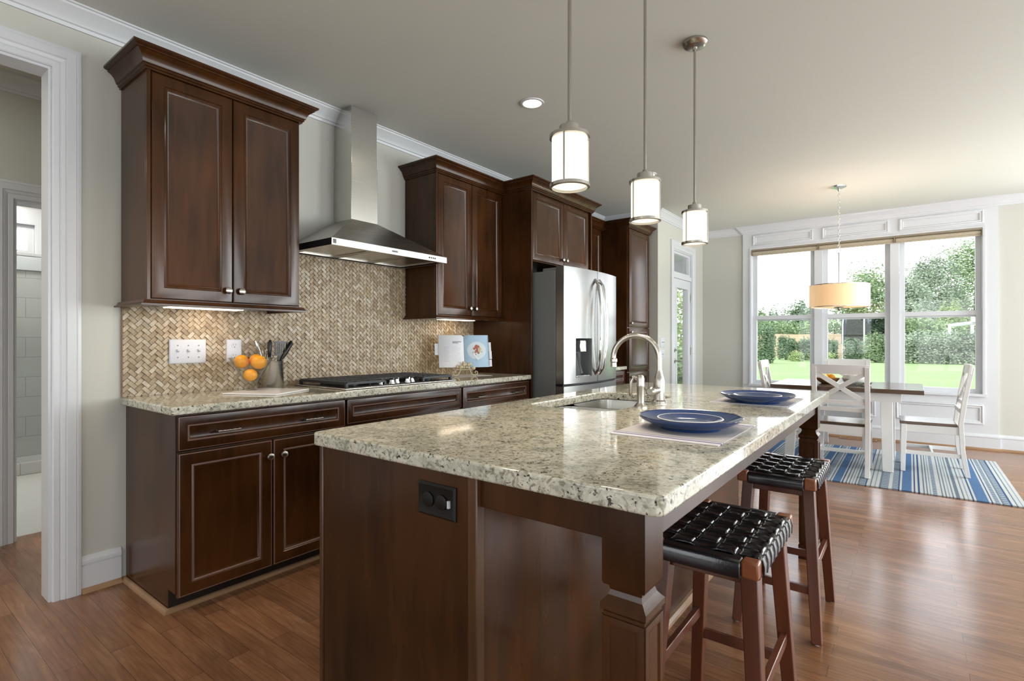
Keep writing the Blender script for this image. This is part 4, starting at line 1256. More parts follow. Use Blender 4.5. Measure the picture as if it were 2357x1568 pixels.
t = thing('soap_dispenser', 'short nickel side spray column in front of the faucet', 'side spray', (2.226, 2.085, 0.914))
q = MB(); q.lathe([(0.027, 0.9145), (0.027, 0.920), (0.020, 0.928), (0.0155, 0.934), (0.0155, 1.0), (0.0165, 1.003), (0.0165, 1.010), (0.0155, 1.014), (0.0165, 1.035), (0.013, 1.048), (0.007, 1.052), (0, 1.0525)], (2.226, 2.085, 0), 22)
q.build('column', M['nickel'], t)
q = MB(); q.tube([(2.226, 2.085, 1.035), (2.200, 2.075, 1.043), (2.190, 2.072, 1.020), (2.188, 2.070, 0.975), (2.188, 2.070, 0.962)], [0.006, 0.006, 0.006, 0.0085, 0.004], 10); q.build('lever', M['nickel'], t)

# ------------------------------------------------------------------ place settings
P1, P2 = (2.572, 1.672), (2.580, 2.560)
mats_lb = ['grey placemat with navy stripes under the nearer blue plate', 'grey placemat with navy stripes under the farther blue plate']
for (x0, x1, y0, y1), lb in zip([(2.405, 2.725, 1.440, 1.865), (2.400, 2.720, 2.455, 2.865)], mats_lb):
    q = MB()
    segs = [(0, 0.022, 2), (0.022, 0.034, 1), (0.034, 0.045, 2), (0.045, 0.051, 1), (0.051, 0.369, 0), (0.369, 0.375, 1), (0.375, 0.386, 2), (0.386, 0.398, 1), (0.398, y1 - y0, 2)]
    for a, b, mi in segs:
        q.box(x0, x1, y0 + a, y0 + b, 0.9146, 0.9172, mi)
    o = q.build('placemat', [M['mat_cloth'], M['mat_stripe'], M['mat_hem']], at=((x0 + x1) / 2, (y0 + y1) / 2, 0.9146), smooth=0)
    tag(o, lb, 'placemat', 'striped placemats on the island')
PLATE = [(0, 0.006), (0.075, 0.006), (0.082, 0.0), (0.092, 0.0), (0.094, 0.006), (0.120, 0.014), (0.150, 0.029), (0.157, 0.036), (0.158, 0.039), (0.155, 0.040), (0.148, 0.036), (0.115, 0.021), (0.09, 0.013), (0.0, 0.011)]
SMALL = [(0, 0.003), (0.05, 0.003), (0.054, 0.0), (0.060, 0.0), (0.062, 0.004), (0.080, 0.008), (0.099, 0.019), (0.1005, 0.021), (0.099, 0.0225), (0.094, 0.021), (0.074, 0.011), (0.055, 0.008), (0, 0.0075)]
ZP = 0.9174
plate = thing('dinner_plate', 'large blue stoneware plate on the nearer placemat', 'plate', (P1[0], P1[1], ZP), 'blue dinner plates')
q = MB(); q.lathe(PLATE, (P1[0], P1[1], ZP), 56, cap=False); q.build('dish', [M['blue_plate']], plate)
q = MB(); q.lathe([(0.1585, 0.0375), (0.1588, 0.0395), (0.1560, 0.0408), (0.1530, 0.0400)], (P1[0], P1[1], ZP), 56, cap=False); q.build('rim', M['navy'], plate)
small = thing('salad_plate', 'small blue plate stacked on the nearer dinner plate', 'plate', (P1[0], P1[1], ZP + 0.0115), 'blue salad plates')
q = MB(); q.lathe(SMALL, (P1[0], P1[1], ZP + 0.0115), 48, cap=False); q.build('dish', M['blue_plate'], small)
q = MB(); q.lathe([(0.1008, 0.0200), (0.1012, 0.0215), (0.0990, 0.0231), (0.0965, 0.0226)], (P1[0], P1[1], ZP + 0.0115), 48, cap=False); q.build('rim', M['ceramic'], small)
dup(plate, (P2[0], P2[1], ZP), 0.4, 'large blue stoneware plate on the farther placemat')
dup(small, (P2[0], P2[1], ZP + 0.0115), 0.4, 'small blue plate stacked on the farther dinner plate')

# ------------------------------------------------------------------ things on the wall worktop
a45 = R(28)
cxm, cym = 0.33, 1.47
q = MB()
ca, sa = math.cos(a45), math.sin(a45)
cor = [(cxm + (u * 0.155) * ca - (v * 0.155) * sa, cym + (u * 0.155) * sa + (v * 0.155) * ca) for u, v in ((-1, -1), (1, -1), (1, 1), (-1, 1))]
q.loop_skin([[(x, y, 0.9145) for x, y in cor], [(x, y, 0.922) for x, y in cor]])
tag(q.build('serving_board', M['ceramic'], at=(cxm, cym, 0.9145), bevel=0.002), 'thin white square board under the glass bowl on the worktop', 'board')
BX, BY, BZ = 0.210, 1.440, 0.9222
t = MB()
t.lathe([(0, 0.0), (0.030, 0.0), (0.034, 0.006), (0.022, 0.016), (0.026, 0.03), (0.112, 0.176), (0.1155, 0.178), (0.112, 0.1795), (0.108, 0.176), (0.022, 0.034), (0, 0.030)], (BX, BY, BZ), 48, cap=False)
tag(t.build('glass_bowl', M['bowl_glass'], at=(BX, BY, BZ)), 'clear conical glass bowl of oranges on the worktop', 'bowl')
lbs = ['orange at the upper left of the glass bowl with its navel showing', 'orange at the upper right of the glass bowl by the canister', 'lowest orange in the point of the glass bowl', 'orange at the middle back of the glass bowl']


def seen(l_, d_):
    return (0.796 * l_ + 0.6055 * d_, 0.6055 * l_ - 0.796 * d_)


spots = [(*seen(-0.050, 0.010), 0.158, 0.0385), (*seen(0.046, 0.008), 0.154, 0.0395), (*seen(0.0, 0.010), 0.083, 0.0355), (*seen(0.006, -0.046), 0.160, 0.0385)]
for (dx, dy, dz, r), lb in zip(spots, lbs):
    c_ = (BX + dx, BY + dy, BZ + dz)
    o = thing('orange', lb, 'orange', c_, 'oranges in the glass bowl')
    q = MB(); q.lathe([(r * math.sin(PI * i / 14), -r * 0.96 * math.cos(PI * i / 14)) for i in range(15)], c_, 24, cap=False); q.build('fruit', M['orange'], o)
    q = MB(); q.lathe([(0.005, r * 0.955), (0.004, r * 0.975), (0, r * 0.97)], c_, 10); q.build('navel', M['stem'], o)
KX, KY = 0.105, 1.622
t = thing('utensil_canister', 'stainless steel canister of kitchen tools behind the glass bowl', 'canister', (KX, KY, 0.9145))
q = MB(); q.lathe([(0, 0.0), (0.057, 0.0), (0.058, 0.002), (0.058, 0.158), (0.0595, 0.161), (0.057, 0.162), (0.0555, 0.158), (0.0555, 0.004), (0, 0.004)], (KX, KY, 0.9145), 40, cap=False)
q.build('shell', M['steel'], t)


def utensil(name, label, parts):
    r = thing(name, label, 'kitchen tool', (KX, KY, 0.92), 'tools standing in the canister')
    for nm, mb, mt in parts:
        mb.build(nm, mt, r)


q, s = MB(), MB()
q.tube([(KX, KY, 0.925), (KX + 0.01, KY + 0.03, 1.08)], 0.005, 8)
q.beam((KX + 0.01, KY + 0.03, 1.07), (KX + 0.012, KY + 0.036, 1.115), 0.012, 0.002, (1, 0, 0))
fr_ = [(-0.03, 1.11), (0.035, 1.11), (0.04, 1.185), (-0.034, 1.19)]
for i in range(6):
    u = -0.032 + 0.07 * i / 5
    q.beam((KX + 0.014, KY + 0.036 + u * 0.9, 1.112), (KX + 0.016, KY + 0.038 + u, 1.185), 0.0042, 0.0016, (1, 0, 0))
q.beam((KX + 0.014, KY + 0.004, 1.112), (KX + 0.014, KY + 0.075, 1.112), 0.006, 0.0016, (1, 0, 0)); q.beam((KX + 0.016, KY + 0.003, 1.187), (KX + 0.016, KY + 0.080, 1.185), 0.006, 0.0016, (1, 0, 0))
utensil('slotted_spatula', 'black slotted spatula standing in the steel canister', [('blade', q, M['black_pl'])])
q = MB(); q.tube([(KX - 0.01, KY, 0.925), (KX + 0.004, KY - 0.022, 1.08), (KX + 0.006, KY - 0.026, 1.12), (KX + 0.008, KY - 0.024, 1.185), (KX + 0.008, KY - 0.023, 1.20)], [0.005, 0.006, 0.011, 0.013, 0.006], 10)
utensil('black_handled_peeler', 'thick black upright tool handle left of the slotted spatula', [('handle', q, M['black_pl'])])
q = MB(); q.tube([(KX + 0.01, KY + 0.01, 0.925), (KX + 0.015, KY + 0.042, 1.08), (KX + 0.022, KY + 0.066, 1.12), (KX + 0.026, KY + 0.096, 1.18), (KX + 0.026, KY + 0.102, 1.195)], [0.005, 0.006, 0.012, 0.014, 0.005], 10)
utensil('black_handled_tongs', 'black tool handle leaning right out of the steel canister', [('handle', q, M['black_pl'])])
q = MB()
for k in range(5):
    a = k * PI / 5
    pts = []
    for i in range(13):
        u = i / 12 * PI
        rr = 0.026 * math.sin(u) ** 0.8
        pts.append((KX + 0.0 + rr * math.cos(a), KY - 0.058 + rr * math.sin(a) - 0.02 * (i / 12 if i < 7 else 1 - i / 12), 1.06 + 0.105 * (math.sin(u / 2) if i <= 12 else 0) ** 1.0 if i <= 6 else 1.06 + 0.105 * math.sin((PI - u) / 2 + PI / 2 * 0) ** 1.0 if False else 1.06 + 0.10 * (1 - abs(2 * i / 12 - 1))))
    q.tube(pts, 0.0012, 5)
s = MB(); s.tube([(KX - 0.005, KY - 0.02, 0.925), (KX, KY - 0.058, 1.065)], 0.006, 8)
utensil('wire_whisk', 'wire whisk standing in the steel canister', [('wires', q, M['chrome']), ('handle', s, M['chrome'])])
q = MB(); q.tube([(KX - 0.01, KY - 0.01, 0.925), (KX - 0.008, KY - 0.075, 1.12), (KX - 0.006, KY - 0.095, 1.17), (KX - 0.006, KY - 0.104, 1.195)], [0.004, 0.006, 0.009, 0.004], 10)
utensil('metal_ladle', 'metal handled tool leaning left in the steel canister', [('handle', q, M['chrome'])])

# cookbook and its stand
SXX, SYY = 0.28, 3.11
fa = R(-38)                       # facing the room
fc, fs_ = math.cos(fa), math.sin(fa)


def bk(u, d, z):
    """u across the open book, d towards the reader"""
    return (SXX - fs_ * u + fc * d, SYY + fc * u + fs_ * d, z)


t = thing('book_stand', 'cream scrolled iron book stand on the worktop near the refrigerator', 'book stand', (SXX, SYY, 0.9145))
q = MB()
for s in (-1, 1):
    pts = [bk(s * 0.035, 0.06, 0.985), bk(s * 0.040, 0.062, 0.955), bk(s * 0.055, 0.065, 0.928), bk(s * 0.080, 0.066, 0.920), bk(s * 0.098, 0.066, 0.932), bk(s * 0.097, 0.066, 0.950), bk(s * 0.082, 0.066, 0.955), bk(s * 0.076, 0.066, 0.944), bk(s * 0.084, 0.066, 0.939)]
    q.tube(pts, 0.004, 8)
q.tube([bk(0, 0.05, 0.97), bk(0, -0.06, 0.95), bk(0, -0.10, 0.9185)], 0.004, 8)
q.tube([bk(-0.07, 0.005, 0.966), bk(-0.07, 0.06, 0.966), bk(0.07, 0.06, 0.966), bk(0.07, 0.005, 0.966)], 0.004, 8)
q.tube([bk(0, -0.01, 0.97), bk(0, -0.06, 1.16)], 0.004, 8)
q.build('scroll_frame', M['cream'], t)
q = MB()
for i in range(26):
    u = random.uniform(-0.075, 0.075)
    z = 0.972 + max(0, 0.058 * (1 - (u / 0.08) ** 2)) * random.uniform(0.05, 1)
    r = random.uniform(0.008, 0.014)
    c_ = bk(u, 0.064 + random.uniform(-0.004, 0.004), z)
    q.lathe([(r * math.sin(PI * j / 6), -r * math.cos(PI * j / 6)) for j in range(7)], c_, 8, cap=False)
q.build('rose_ornament', M['cream'], t)
t = thing('cookbook', 'open white cookbook showing a food photograph on the book stand', 'book', bk(0, 0.02, 0.972))


def bp(u, z, d=0.0):
    """point on the leaning pages"""
    k = (z - 0.972)
    bulge = 0.022 * math.sin(min(1, abs(u) / 0.2) * PI) ** 0.8 if abs(u) < 0.2 else 0.0
    return bk(u, 0.045 - k * 0.26 + bulge - 0.06 * abs(u) + d, z + 0.012 * (1 if abs(u) > 0.02 else 0))


for s, nm in ((-1, 'left_page'), (1, 'right_page')):
    q = MB()
    us = [s * (0.002 + 0.20 * i / 10) for i in range(11)]
    q.loop_skin([[bp(u, 0.972), bp(u, 1.228), bp(u, 1.228, -0.014), bp(u, 0.972, -0.014)] for u in us], True, True, True)
    pg = q.build(nm, M['paper'] if s < 0 else [M['p_blue']], t)
    if s < 0:
        q = MB()
        for z, a, b in ((1.172, -0.095, -0.025), (1.164, -0.095, -0.018)):
            q.loop_skin([[bp(a, z, 0.001), bp(a, z + 0.005, 0.001)], [bp((a + b) / 2, z, 0.001), bp((a + b) / 2, z + 0.005, 0.001)], [bp(b, z, 0.001), bp(b, z + 0.005, 0.001)]], False, False, False)
        q.build('printed_heading', M['ink'], pg)
        q = MB()
        for i in range(13):
            z = 1.135 - i * 0.0095
            for a, b in ((-0.165, -0.115), (-0.10, -0.02)):
                q.loop_skin([[bp(a, z, 0.001), bp(a, z + 0.0016, 0.001)], [bp((a + b) / 2, z, 0.001), bp((a + b) / 2, z + 0.0016, 0.001)], [bp(b - (i % 4) * 0.006, z, 0.001), bp(b - (i % 4) * 0.006, z + 0.0016, 0.001)]], False, False, False)
        q.build('printed_text', plain('pale_print', (0.5, 0.52, 0.56), 0.6), pg)
    else:
        q = MB()
        q.loop_skin([[bp(0.10 + 0.078 * r_ * math.cos(2 * PI * k / 24), 1.105 + 0.070 * r_ * math.sin(2 * PI * k / 24), 0.0012) for k in range(24)] for r_ in (1.0, 0.7, 0.4, 0.05)], True, False, True)
        q.build('printed_plate', M['p_plate'], pg)
        q = MB()
        for i in range(30):
            a, r_ = random.uniform(0, 2 * PI), random.uniform(0, 0.045)
            u0, z0 = 0.10 + r_ * math.cos(a), 1.11 + 0.9 * r_ * math.sin(a)
            rr = random.uniform(0.006, 0.012)
            q.loop_skin([[bp(u0 + rr * math.cos(2 * PI * k / 7), z0 + rr * math.sin(2 * PI * k / 7), 0.0018 + i * 0.00006) for k in range(7)]], True, False, True, m=(0 if u0 < 0.112 else 1))
        q.build('printed_food', [M['p_food'], M['p_food2']], pg)
        q = MB()
        q.loop_skin([[bp(0.06, 1.085, 0.004), bp(0.075, 1.09, 0.004)], [bp(0.10, 1.03, 0.004), bp(0.115, 1.03, 0.004)]], False, False, False)
        q.build('printed_spoon', M['paper'], pg)
q = MB()
for i in range(24):
    z = 0.985 + i * 0.0102
    q.tube([bp(0.196, z, 0.004), bp(0.206, z, 0.006), bp(0.212, z, -0.010)], 0.0014, 5)
q.build('wire_binding', M['dkgrey'], t)
q = MB()
for u0, z0, z1 in ((0.204, 0.975, 1.03), (0.206, 1.035, 1.10), (0.203, 1.10, 1.17), (-0.232, 1.07, 1.16)):
    w_ = 0.022 if u0 > 0 else 0.03
    q.loop_skin([[bp(u0, z0, -0.006), bp(u0, z1, -0.006), bp(u0, z1, -0.009), bp(u0, z0, -0.009)], [bp(u0 + w_, z0, -0.006), bp(u0 + w_, z1, -0.006), bp(u0 + w_, z1, -0.009), bp(u0 + w_, z0, -0.009)]], True, True, True)
q.build('index_tabs', M['paper'], t)
q = MB(); q.loop_skin([[(x, y, 0.9145) for x, y in ((0.20, 2.93), (0.36, 2.98), (0.44, 3.27), (0.22, 3.30))], [(x, y, 0.9165) for x, y in ((0.20, 2.93), (0.36, 2.98), (0.44, 3.27), (0.22, 3.30))]])
tag(q.build('serving_tray', M['mat_cloth'], at=(0.32, 3.12, 0.9145), bevel=0.0006), 'flat pale grey mat under the cream book stand on the worktop', 'mat')

# ------------------------------------------------------------------ pendant lights over the island
PEN = [(2.240, 1.484), (2.240, 2.100), (2.237, 2.750)]
plb = ['nearest lit glass cylinder pendant over the island, largest in view', 'middle lit glass cylinder pendant over the island', 'farthest lit glass pendant over the island, its ceiling canopy showing']


def pendant(x, y, lb):
    t = thing('pendant_light', lb, 'pendant light', (x, y, CZ), 'pendant lights over the island')
    q = MB(); q.lathe([(0, CZ - 0.0005), (0.064, CZ - 0.0005), (0.064, CZ - 0.010), (0.055, CZ - 0.022), (0.040, CZ - 0.027), (0.012, CZ - 0.030), (0.010, CZ - 0.045), (0, CZ - 0.045)], (x, y, 0), 32); q.build('canopy', M['nickel'], t)
    q = MB(); q.tube([(x, y, CZ - 0.04), (x, y, 1.905)], 0.0062, 12); q.build('rod', M['nickel'], t)
    q = MB(); q.lathe([(0.011, 1.918), (0.012, 1.905), (0.034, 1.902), (0.034, 1.876), (0.060, 1.874), (0.0665, 1.872), (0.0665, 1.862), (0.060, 1.860), (0.050, 1.862), (0, 1.862)], (x, y, 0), 32, cap=False); q.build('cap', M['nickel'], t)
    q = MB(); q.lathe([(0.0585, 1.860), (0.0585, 1.708), (0.055, 1.706), (0.0, 1.7065)], (x, y, 0), 36, cap=False); q.build('glass_shade', M['shade_glass'], t)
    q = MB(); q.lathe([(0.0595, 1.712), (0.0665, 1.710), (0.0665, 1.700), (0.0585, 1.698), (0.0585, 1.711)], (x, y, 0), 36, cap=False); q.build('bottom_ring', M['nickel'], t)
    view = math.atan2(-y, 3.131 - x)
    for k in range(3):
        a = view + R({1.484: -16, 2.100: -48, 2.750: -40}[y] + 120 * k)
        q = MB(); q.tube([(x + 0.0635 * math.cos(a), y + 0.0635 * math.sin(a), 1.866), (x + 0.0635 * math.cos(a), y + 0.0635 * math.sin(a), 1.704)], 0.0030, 8); q.build('strut', M['nickel'], t)
    ld_ = bpy.data.lights.new('pendant_bulb', 'SPOT'); ld_.energy = 14; ld_.spot_size = R(140); ld_.spot_blend = 0.9; ld_.shadow_soft_size = 0.045; ld_.color = (1, 0.86, 0.68)
    lo = bpy.data.objects.new('pendant_bulb', ld_); lo.location = (x, y, 1.695); C.objects.link(lo)
    return t


for (x, y), lb in zip(PEN, plb):
    pendant(x, y, lb)

# recessed downlights
dl = [((1.160, 2.809), 'recessed round ceiling downlight left of the nearest pendant'), ((1.175, 4.682), 'recessed ceiling downlight beyond the middle pendant')]
for (x, y), lb in dl:
    t = thing('recessed_downlight', lb, 'downlight', (x, y, CZ), 'recessed ceiling downlights')
    q = MB(); q.lathe([(0.078, CZ - 0.0005), (0.076, CZ - 0.006), (0.062, CZ - 0.007), (0.060, CZ - 0.0005)], (x, y, 0), 32, cap=False); q.build('trim_ring', M['white'], t)
    q = MB(); q.lathe([(0.0615, CZ - 0.004), (0, CZ - 0.0035)], (x, y, 0), 32, cap=False); q.build('lens', M['lens'], t)
for x, y, e_ in ((1.160, 2.809, 26), (1.175, 4.682, 26), (1.16, 0.94, 42), (3.6, 0.94, 22), (3.6, 2.81, 22), (4.9, 4.7, 18)):  # last three are unseen fill spots added to brighten the room
    ld_ = bpy.data.lights.new('downlight_and_fill', 'SPOT'); ld_.energy = e_; ld_.spot_size = R(125); ld_.spot_blend = 0.8; ld_.shadow_soft_size = 0.06; ld_.color = (1, 0.84, 0.66)
    lo = bpy.data.objects.new('downlight_and_fill', ld_); lo.location = (x, y, CZ - 0.02); C.objects.link(lo)

# drum pendant over the dining table
DXX, DYY = 2.56, 6.205
t = thing('drum_pendant', 'lit cream drum shade pendant on a chain over the dining table', 'pendant light', (DXX, DYY, CZ))
q = MB(); q.lathe([(0, CZ - 0.0005), (0.068, CZ - 0.0005), (0.066, CZ - 0.012), (0.03, CZ - 0.026), (0.014, CZ - 0.034), (0.010, CZ - 0.05), (0, CZ - 0.05)], (DXX, DYY, 0), 28); q.build('canopy', M['chrome'], t)
q = MB()
z = CZ - 0.045
k = 0
while z > 2.115:
    pts = []
    for i in range(13):
        a = 2 * PI * i / 12
        du, dz = 0.008 * math.cos(a), 0.018 * math.sin(a)
        pts.append((DXX + (du if k % 2 else 0), DYY + (0 if k % 2 else du), z - 0.018 + dz))
    q.tube(pts, 0.0022, 6)
    z -= 0.0285; k += 1
q.tube([(DXX + 0.02 * math.cos(a_ * PI / 8), DYY, 2.098 + 0.02 * math.sin(a_ * PI / 8)) for a_ in range(17)], 0.003, 6)
q.build('chain', M['chrome'], t)
q = MB(); q.tube([(DXX, DYY, 2.085), (DXX, DYY, 1.55)], 0.007, 10); q.build('rod', M['nickel'], t)
rS = 0.263
q = MB(); q.lathe([(rS, 1.752), (rS, 1.535), (rS - 0.003, 1.535), (rS - 0.003, 1.752), (rS, 1.752)], (DXX, DYY, 0), 48, cap=False); q.build('shade', M['drum'], t)
q = MB()
for zz in (1.752, 1.532):
    q.lathe([(rS + 0.002, zz), (rS + 0.002, zz + 0.006), (rS - 0.005, zz + 0.006), (rS - 0.005, zz), (rS + 0.002, zz)], (DXX, DYY, 0), 48, cap=False)
for k in range(3):
    a = 2 * PI * k / 3
    q.tube([(DXX, DYY, 1.745), (DXX + rS * math.cos(a), DYY + rS * math.sin(a), 1.745)], 0.003, 6)
q.build('shade_ring', M['nickel'], t)
q = MB(); q.lathe([(rS - 0.004, 1.540), (0.02, 1.535), (0.0, 1.535)], (DXX, DYY, 0), 48, cap=False); q.build('diffuser', M['drum'], t)
dl_ = bpy.data.lights.new('drum_bulb', 'POINT'); dl_.energy = 24; dl_.shadow_soft_size = 0.05; dl_.color = (1, 0.95, 0.87)
do_ = bpy.data.objects.new('drum_bulb', dl_); do_.location = (DXX + 0.05, DYY, 1.70); C.objects.link(do_)
q = MB(); q.lathe([(0.045, 1.534), (0.04, 1.526), (0.014, 1.520), (0.016, 1.512), (0.006, 1.500), (0, 1.498)], (DXX, DYY, 0), 20); q.build('finial', M['nickel'], t)

# ------------------------------------------------------------------ stools
def make_stool():
    t = thing('counter_stool', '', 'stool', (0, 0, 0), 'counter stools along the island')
    hx_, hy_, zs = 0.145, 0.235, 0.650
    for sx in (-1, 1):
        for sy in (-1, 1):
            q = MB(); q.beam((sx * 0.112, sy * 0.165, 0.615), (sx * 0.148, sy * 0.218, 0.004), 0.0215, 0.024, (0, 1, 0), 0.018, 0.019)
            lg = q.build('leg', M['stool'], t, bevel=0.003)
            q = MB(); q.lathe([(0.011, 0.0), (0.011, 0.005)], (sx * 0.148, sy * 0.218, 0), 10); q.build('glide', M['plate_w'], lg)
    for sy in (-1, 1):
        q = MB(); q.beam((-0.112, sy * 0.165, 0.590), (0.112, sy * 0.165, 0.590), 0.010, 0.026); q.build('apron', M['stool'], t, bevel=0.002)
        f_ = (0.65 - 0.20) / 0.65
        q = MB(); q.beam((-0.138, sy * (0.165 + 0.053 * 0.68), 0.20), (0.138, sy * (0.165 + 0.053 * 0.68), 0.20), 0.009, 0.016); q.build('stretcher', M['stool'], t, bevel=0.002)
    for sx in (-1, 1):
        q = MB(); q.beam((sx * 0.112, -0.165, 0.590), (sx * 0.112, 0.165, 0.590), 0.010, 0.026); q.build('apron', M['stool'], t, bevel=0.002)
        q = MB(); q.beam((sx * (0.112 + 0.036 * 0.55), -0.20, 0.28), (sx * (0.112 + 0.036 * 0.55), 0.20, 0.28), 0.009, 0.016); q.build('stretcher', M['stool'], t, bevel=0.002)
    # rails carrying the weave: side rails along y, end rails along x, wood blocks at the corners
    q = MB()
    for sx in (-1, 1):
        q.beam((sx * (hx_ - 0.018), -hy_ + 0.02, 0.618), (sx * (hx_ - 0.018), hy_ - 0.02, 0.618), 0.018, 0.020)
    q.build('side_rail', M['stool'], t, bevel=0.005)
    for sx in (-1, 1):
        for sy in (-1, 1):
            MB().box(sx * (hx_ - 0.020) - 0.0205, sx * (hx_ - 0.020) + 0.0205, sy * (hy_ - 0.019) - 0.0205, sy * (hy_ - 0.019) + 0.0205, 0.604, 0.6475).build('corner_block', M['stool_end'], t, bevel=0.005)
    for sy in (-1, 1):
        q = MB()
        pr = [(-0.021, 0.598), (0.021, 0.598), (0.024, 0.606), (0.024, 0.636), (0.018, 0.645), (-0.016, 0.646), (-0.021, 0.640)]
        q.loop_skin([[(x, sy * (hy_ - 0.018) + sy * a * 0.9, z) for a, z in pr] for x in (-hx_ + 0.041, hx_ - 0.041)], True, True, True)
        q.build('end_rail', M['leather'], t, bevel=0.004)
    q = MB()
    nyc, nxc = 9, 5
    y0, y1 = -hy_ + 0.040, hy_ - 0.040
    x0, x1 = -hx_ + 0.004, hx_ - 0.004
    py, px = (y1 - y0) / nyc, (x1 - x0) / nxc
    S = 8
    prof = [(-0.485, -0.0040), (-0.465, 0.0), (-0.41, 0.0019), (-0.34, 0.0), (0, 0.0006), (0.34, 0.0), (0.41, 0.0019), (0.465, 0.0), (0.485, -0.0040)]
    def sq(v):
        return 0.0034 * math.tanh(2.6 * v)
    for i in range(nyc):                                   # straps across the seat, wrapping both side rails
        yc = y0 + (i + 0.5) * py
        rows = []
        pth = [(-hx_ - 0.002, 0.600, 1), (-hx_ - 0.003, 0.625, 1), (-hx_ + 0.002, 0.643, 1)]
        for s in range(nxc * S + 1):
            x = x0 + 0.012 + (x1 - x0 - 0.024) * s / (nxc * S)
            ph = (s / S)
            h = sq(math.sin(PI * ph)) * (1 if i % 2 else -1)
            pth.append((x, zs - 0.003 + h, 1))
        pth += [(hx_ - 0.002, 0.643, 1), (hx_ + 0.003, 0.625, 1), (hx_ + 0.002, 0.600, 1)]
        for (x, z_, w_) in pth:
            rows.append([(x + (0 if abs(x) < hx_ - 0.004 else math.copysign(dz, x)), yc + a * py * 0.98, z_ + (dz if abs(x) < hx_ - 0.004 else 0)) for a, dz in prof])
        q.loop_skin(rows, False, False, False)
    for j in range(nxc):                                   # straps along the seat, wrapping both end rails
        xc = x0 + (j + 0.5) * px
        rows = []
        for s in range(nyc * S + 1):
            y = y0 + (y1 - y0) * s / (nyc * S)
            ph = (s / S) - 0.5
            # over at the centre of every other cell
            h = sq(math.sin(PI * (s / S))) * (1 if j % 2 else -1)
            rows.append([(xc + a * px * 0.96, y, zs - 0.003 + h + dz) for a, dz in prof])
        q.loop_skin(rows, False, False, False)
    q.box(-hx_ + 0.01, hx_ - 0.01, y0 - 0.01, y1 + 0.01, 0.632, 0.640)
    q.build('woven_seat', M['leather'], t, smooth=50)
    return t


st = make_stool()
st.location = (2.690, 1.620, 0)
st['label'] = 'nearer counter stool with woven black leather seat, beside the front island post'
dup(st, (2.692, 2.582, 0), 0, 'farther counter stool with woven black leather seat, before the far island post')

# ------------------------------------------------------------------ dining set
RX0, RX1, RY0, RY1 = 1.30, 3.80, 5.185, 6.965
q = MB()
pat = 'c22 s6 c5 s6 g30 s6 c8 n6 c6 b39 c8 n5 c10 s5 c26 s6 c6 g34 n6 c12 g10 c30 s8 c8 s8 c14 b46 c10 n6 c8 s6 c28 g14 c6 s6 c10 b42 c8 n5 c8 s5 c40 g22 c34 s5 c6 b38 c8 n6 g26 c8 s6 c6 b35 c6 n6 c10 s6 c24 s6 c6 s6 g26 n5 c44 s8 g30 c14 g24 n6 c8 b39 c8 n6 c10 n8 c12 s6 c22 g16 c16 s5 c24 s5 c8 s14 c34 n6 c8 b42 c8 n5 c8 g16 c6 s6 g20 n7 c40'
toks = []
for k in pat.split():
    n_ = int(k[1:])
    toks += ['c%d' % (n_ // 3), 's5', 'c%d' % (n_ // 3), 'g4', 'c%d' % (n_ // 3)] if k[0] == 'c' and n_ > 20 else [k]
tot = sum(int(k[1:]) for k in toks)
names_ = list(RUG)
yy = [RY0 + (RY1 - RY0) * i / 10 for i in range(11)]


def rz(x, y):
    lift = 0.0
    dx_, dy_ = x - RX1, y - RY1
    return 0.008 + lift


x = RX0
for k in toks:
    wd = int(k[1:]) / tot * (RX1 - RX0)
    q.box(x, x + wd, RY0, RY1, 0.0006, 0.0085, names_.index(k[0]))
    if k[0] in 'g' and wd > 0.02:
        n_ = 60
        for i in range(n_):
            ya = RY0 + (RY1 - RY0) * (i + 0.2) / n_
            q.add([(x + wd * 0.2, ya, 0.0088), (x + wd * 0.8, ya, 0.0088), (x + wd * 0.8, ya + 0.013, 0.0088), (x + wd * 0.2, ya + 0.013, 0.0088)], [(0, 1, 2, 3)], names_.index('c' if (i + int(x * 50)) % 2 else 'n'))
    x += wd
tag(q.build('area_rug', [RUG[k] for k in names_], at=((RX0 + RX1) / 2, (RY0 + RY1) / 2, 0), smooth=0), 'blue and cream striped flatweave rug under the dining table', 'rug')

t = thing('dining_table', 'rectangular dining table with brown plank top and white legs', 'table', (2.62, 6.23, 0.009))
TX0, TX1, TY0, TY1 = 2.010, 3.230, 5.765, 6.705
MB().box(TX0, TX1, TY0, TY1, 0.722, 0.760).build('tabletop', M['table'], t, bevel=0.003)
MB().box(TX0 + 0.16, TX1 - 0.16, TY0 + 0.06, TY0 + 0.08, 0.64, 0.721).build('apron', M['white2'], t, bevel=0.002)
MB().box(TX0 + 0.16, TX1 - 0.16, TY1 - 0.08, TY1 - 0.06, 0.64, 0.721).build('apron', M['white2'], t, bevel=0.002)
for sx in (0, 1):
    for sy in (0, 1):
        xt = (TX0 + 0.20) if sx == 0 else (TX1 - 0.27)
        xb = xt - 0.04 if sx == 0 else xt + 0.012
        yt = TY0 + 0.10 if sy == 0 else TY1 - 0.10
        yb = TY0 + 0.07 if sy == 0 else TY1 - 0.07
        q = MB(); q.beam((xt, yt, 0.7215), (xb, yb, 0.0095), 0.048, 0.036, (0, 1, 0), 0.040, 0.032); q.build('leg', M['white2'], t, bevel=0.003)


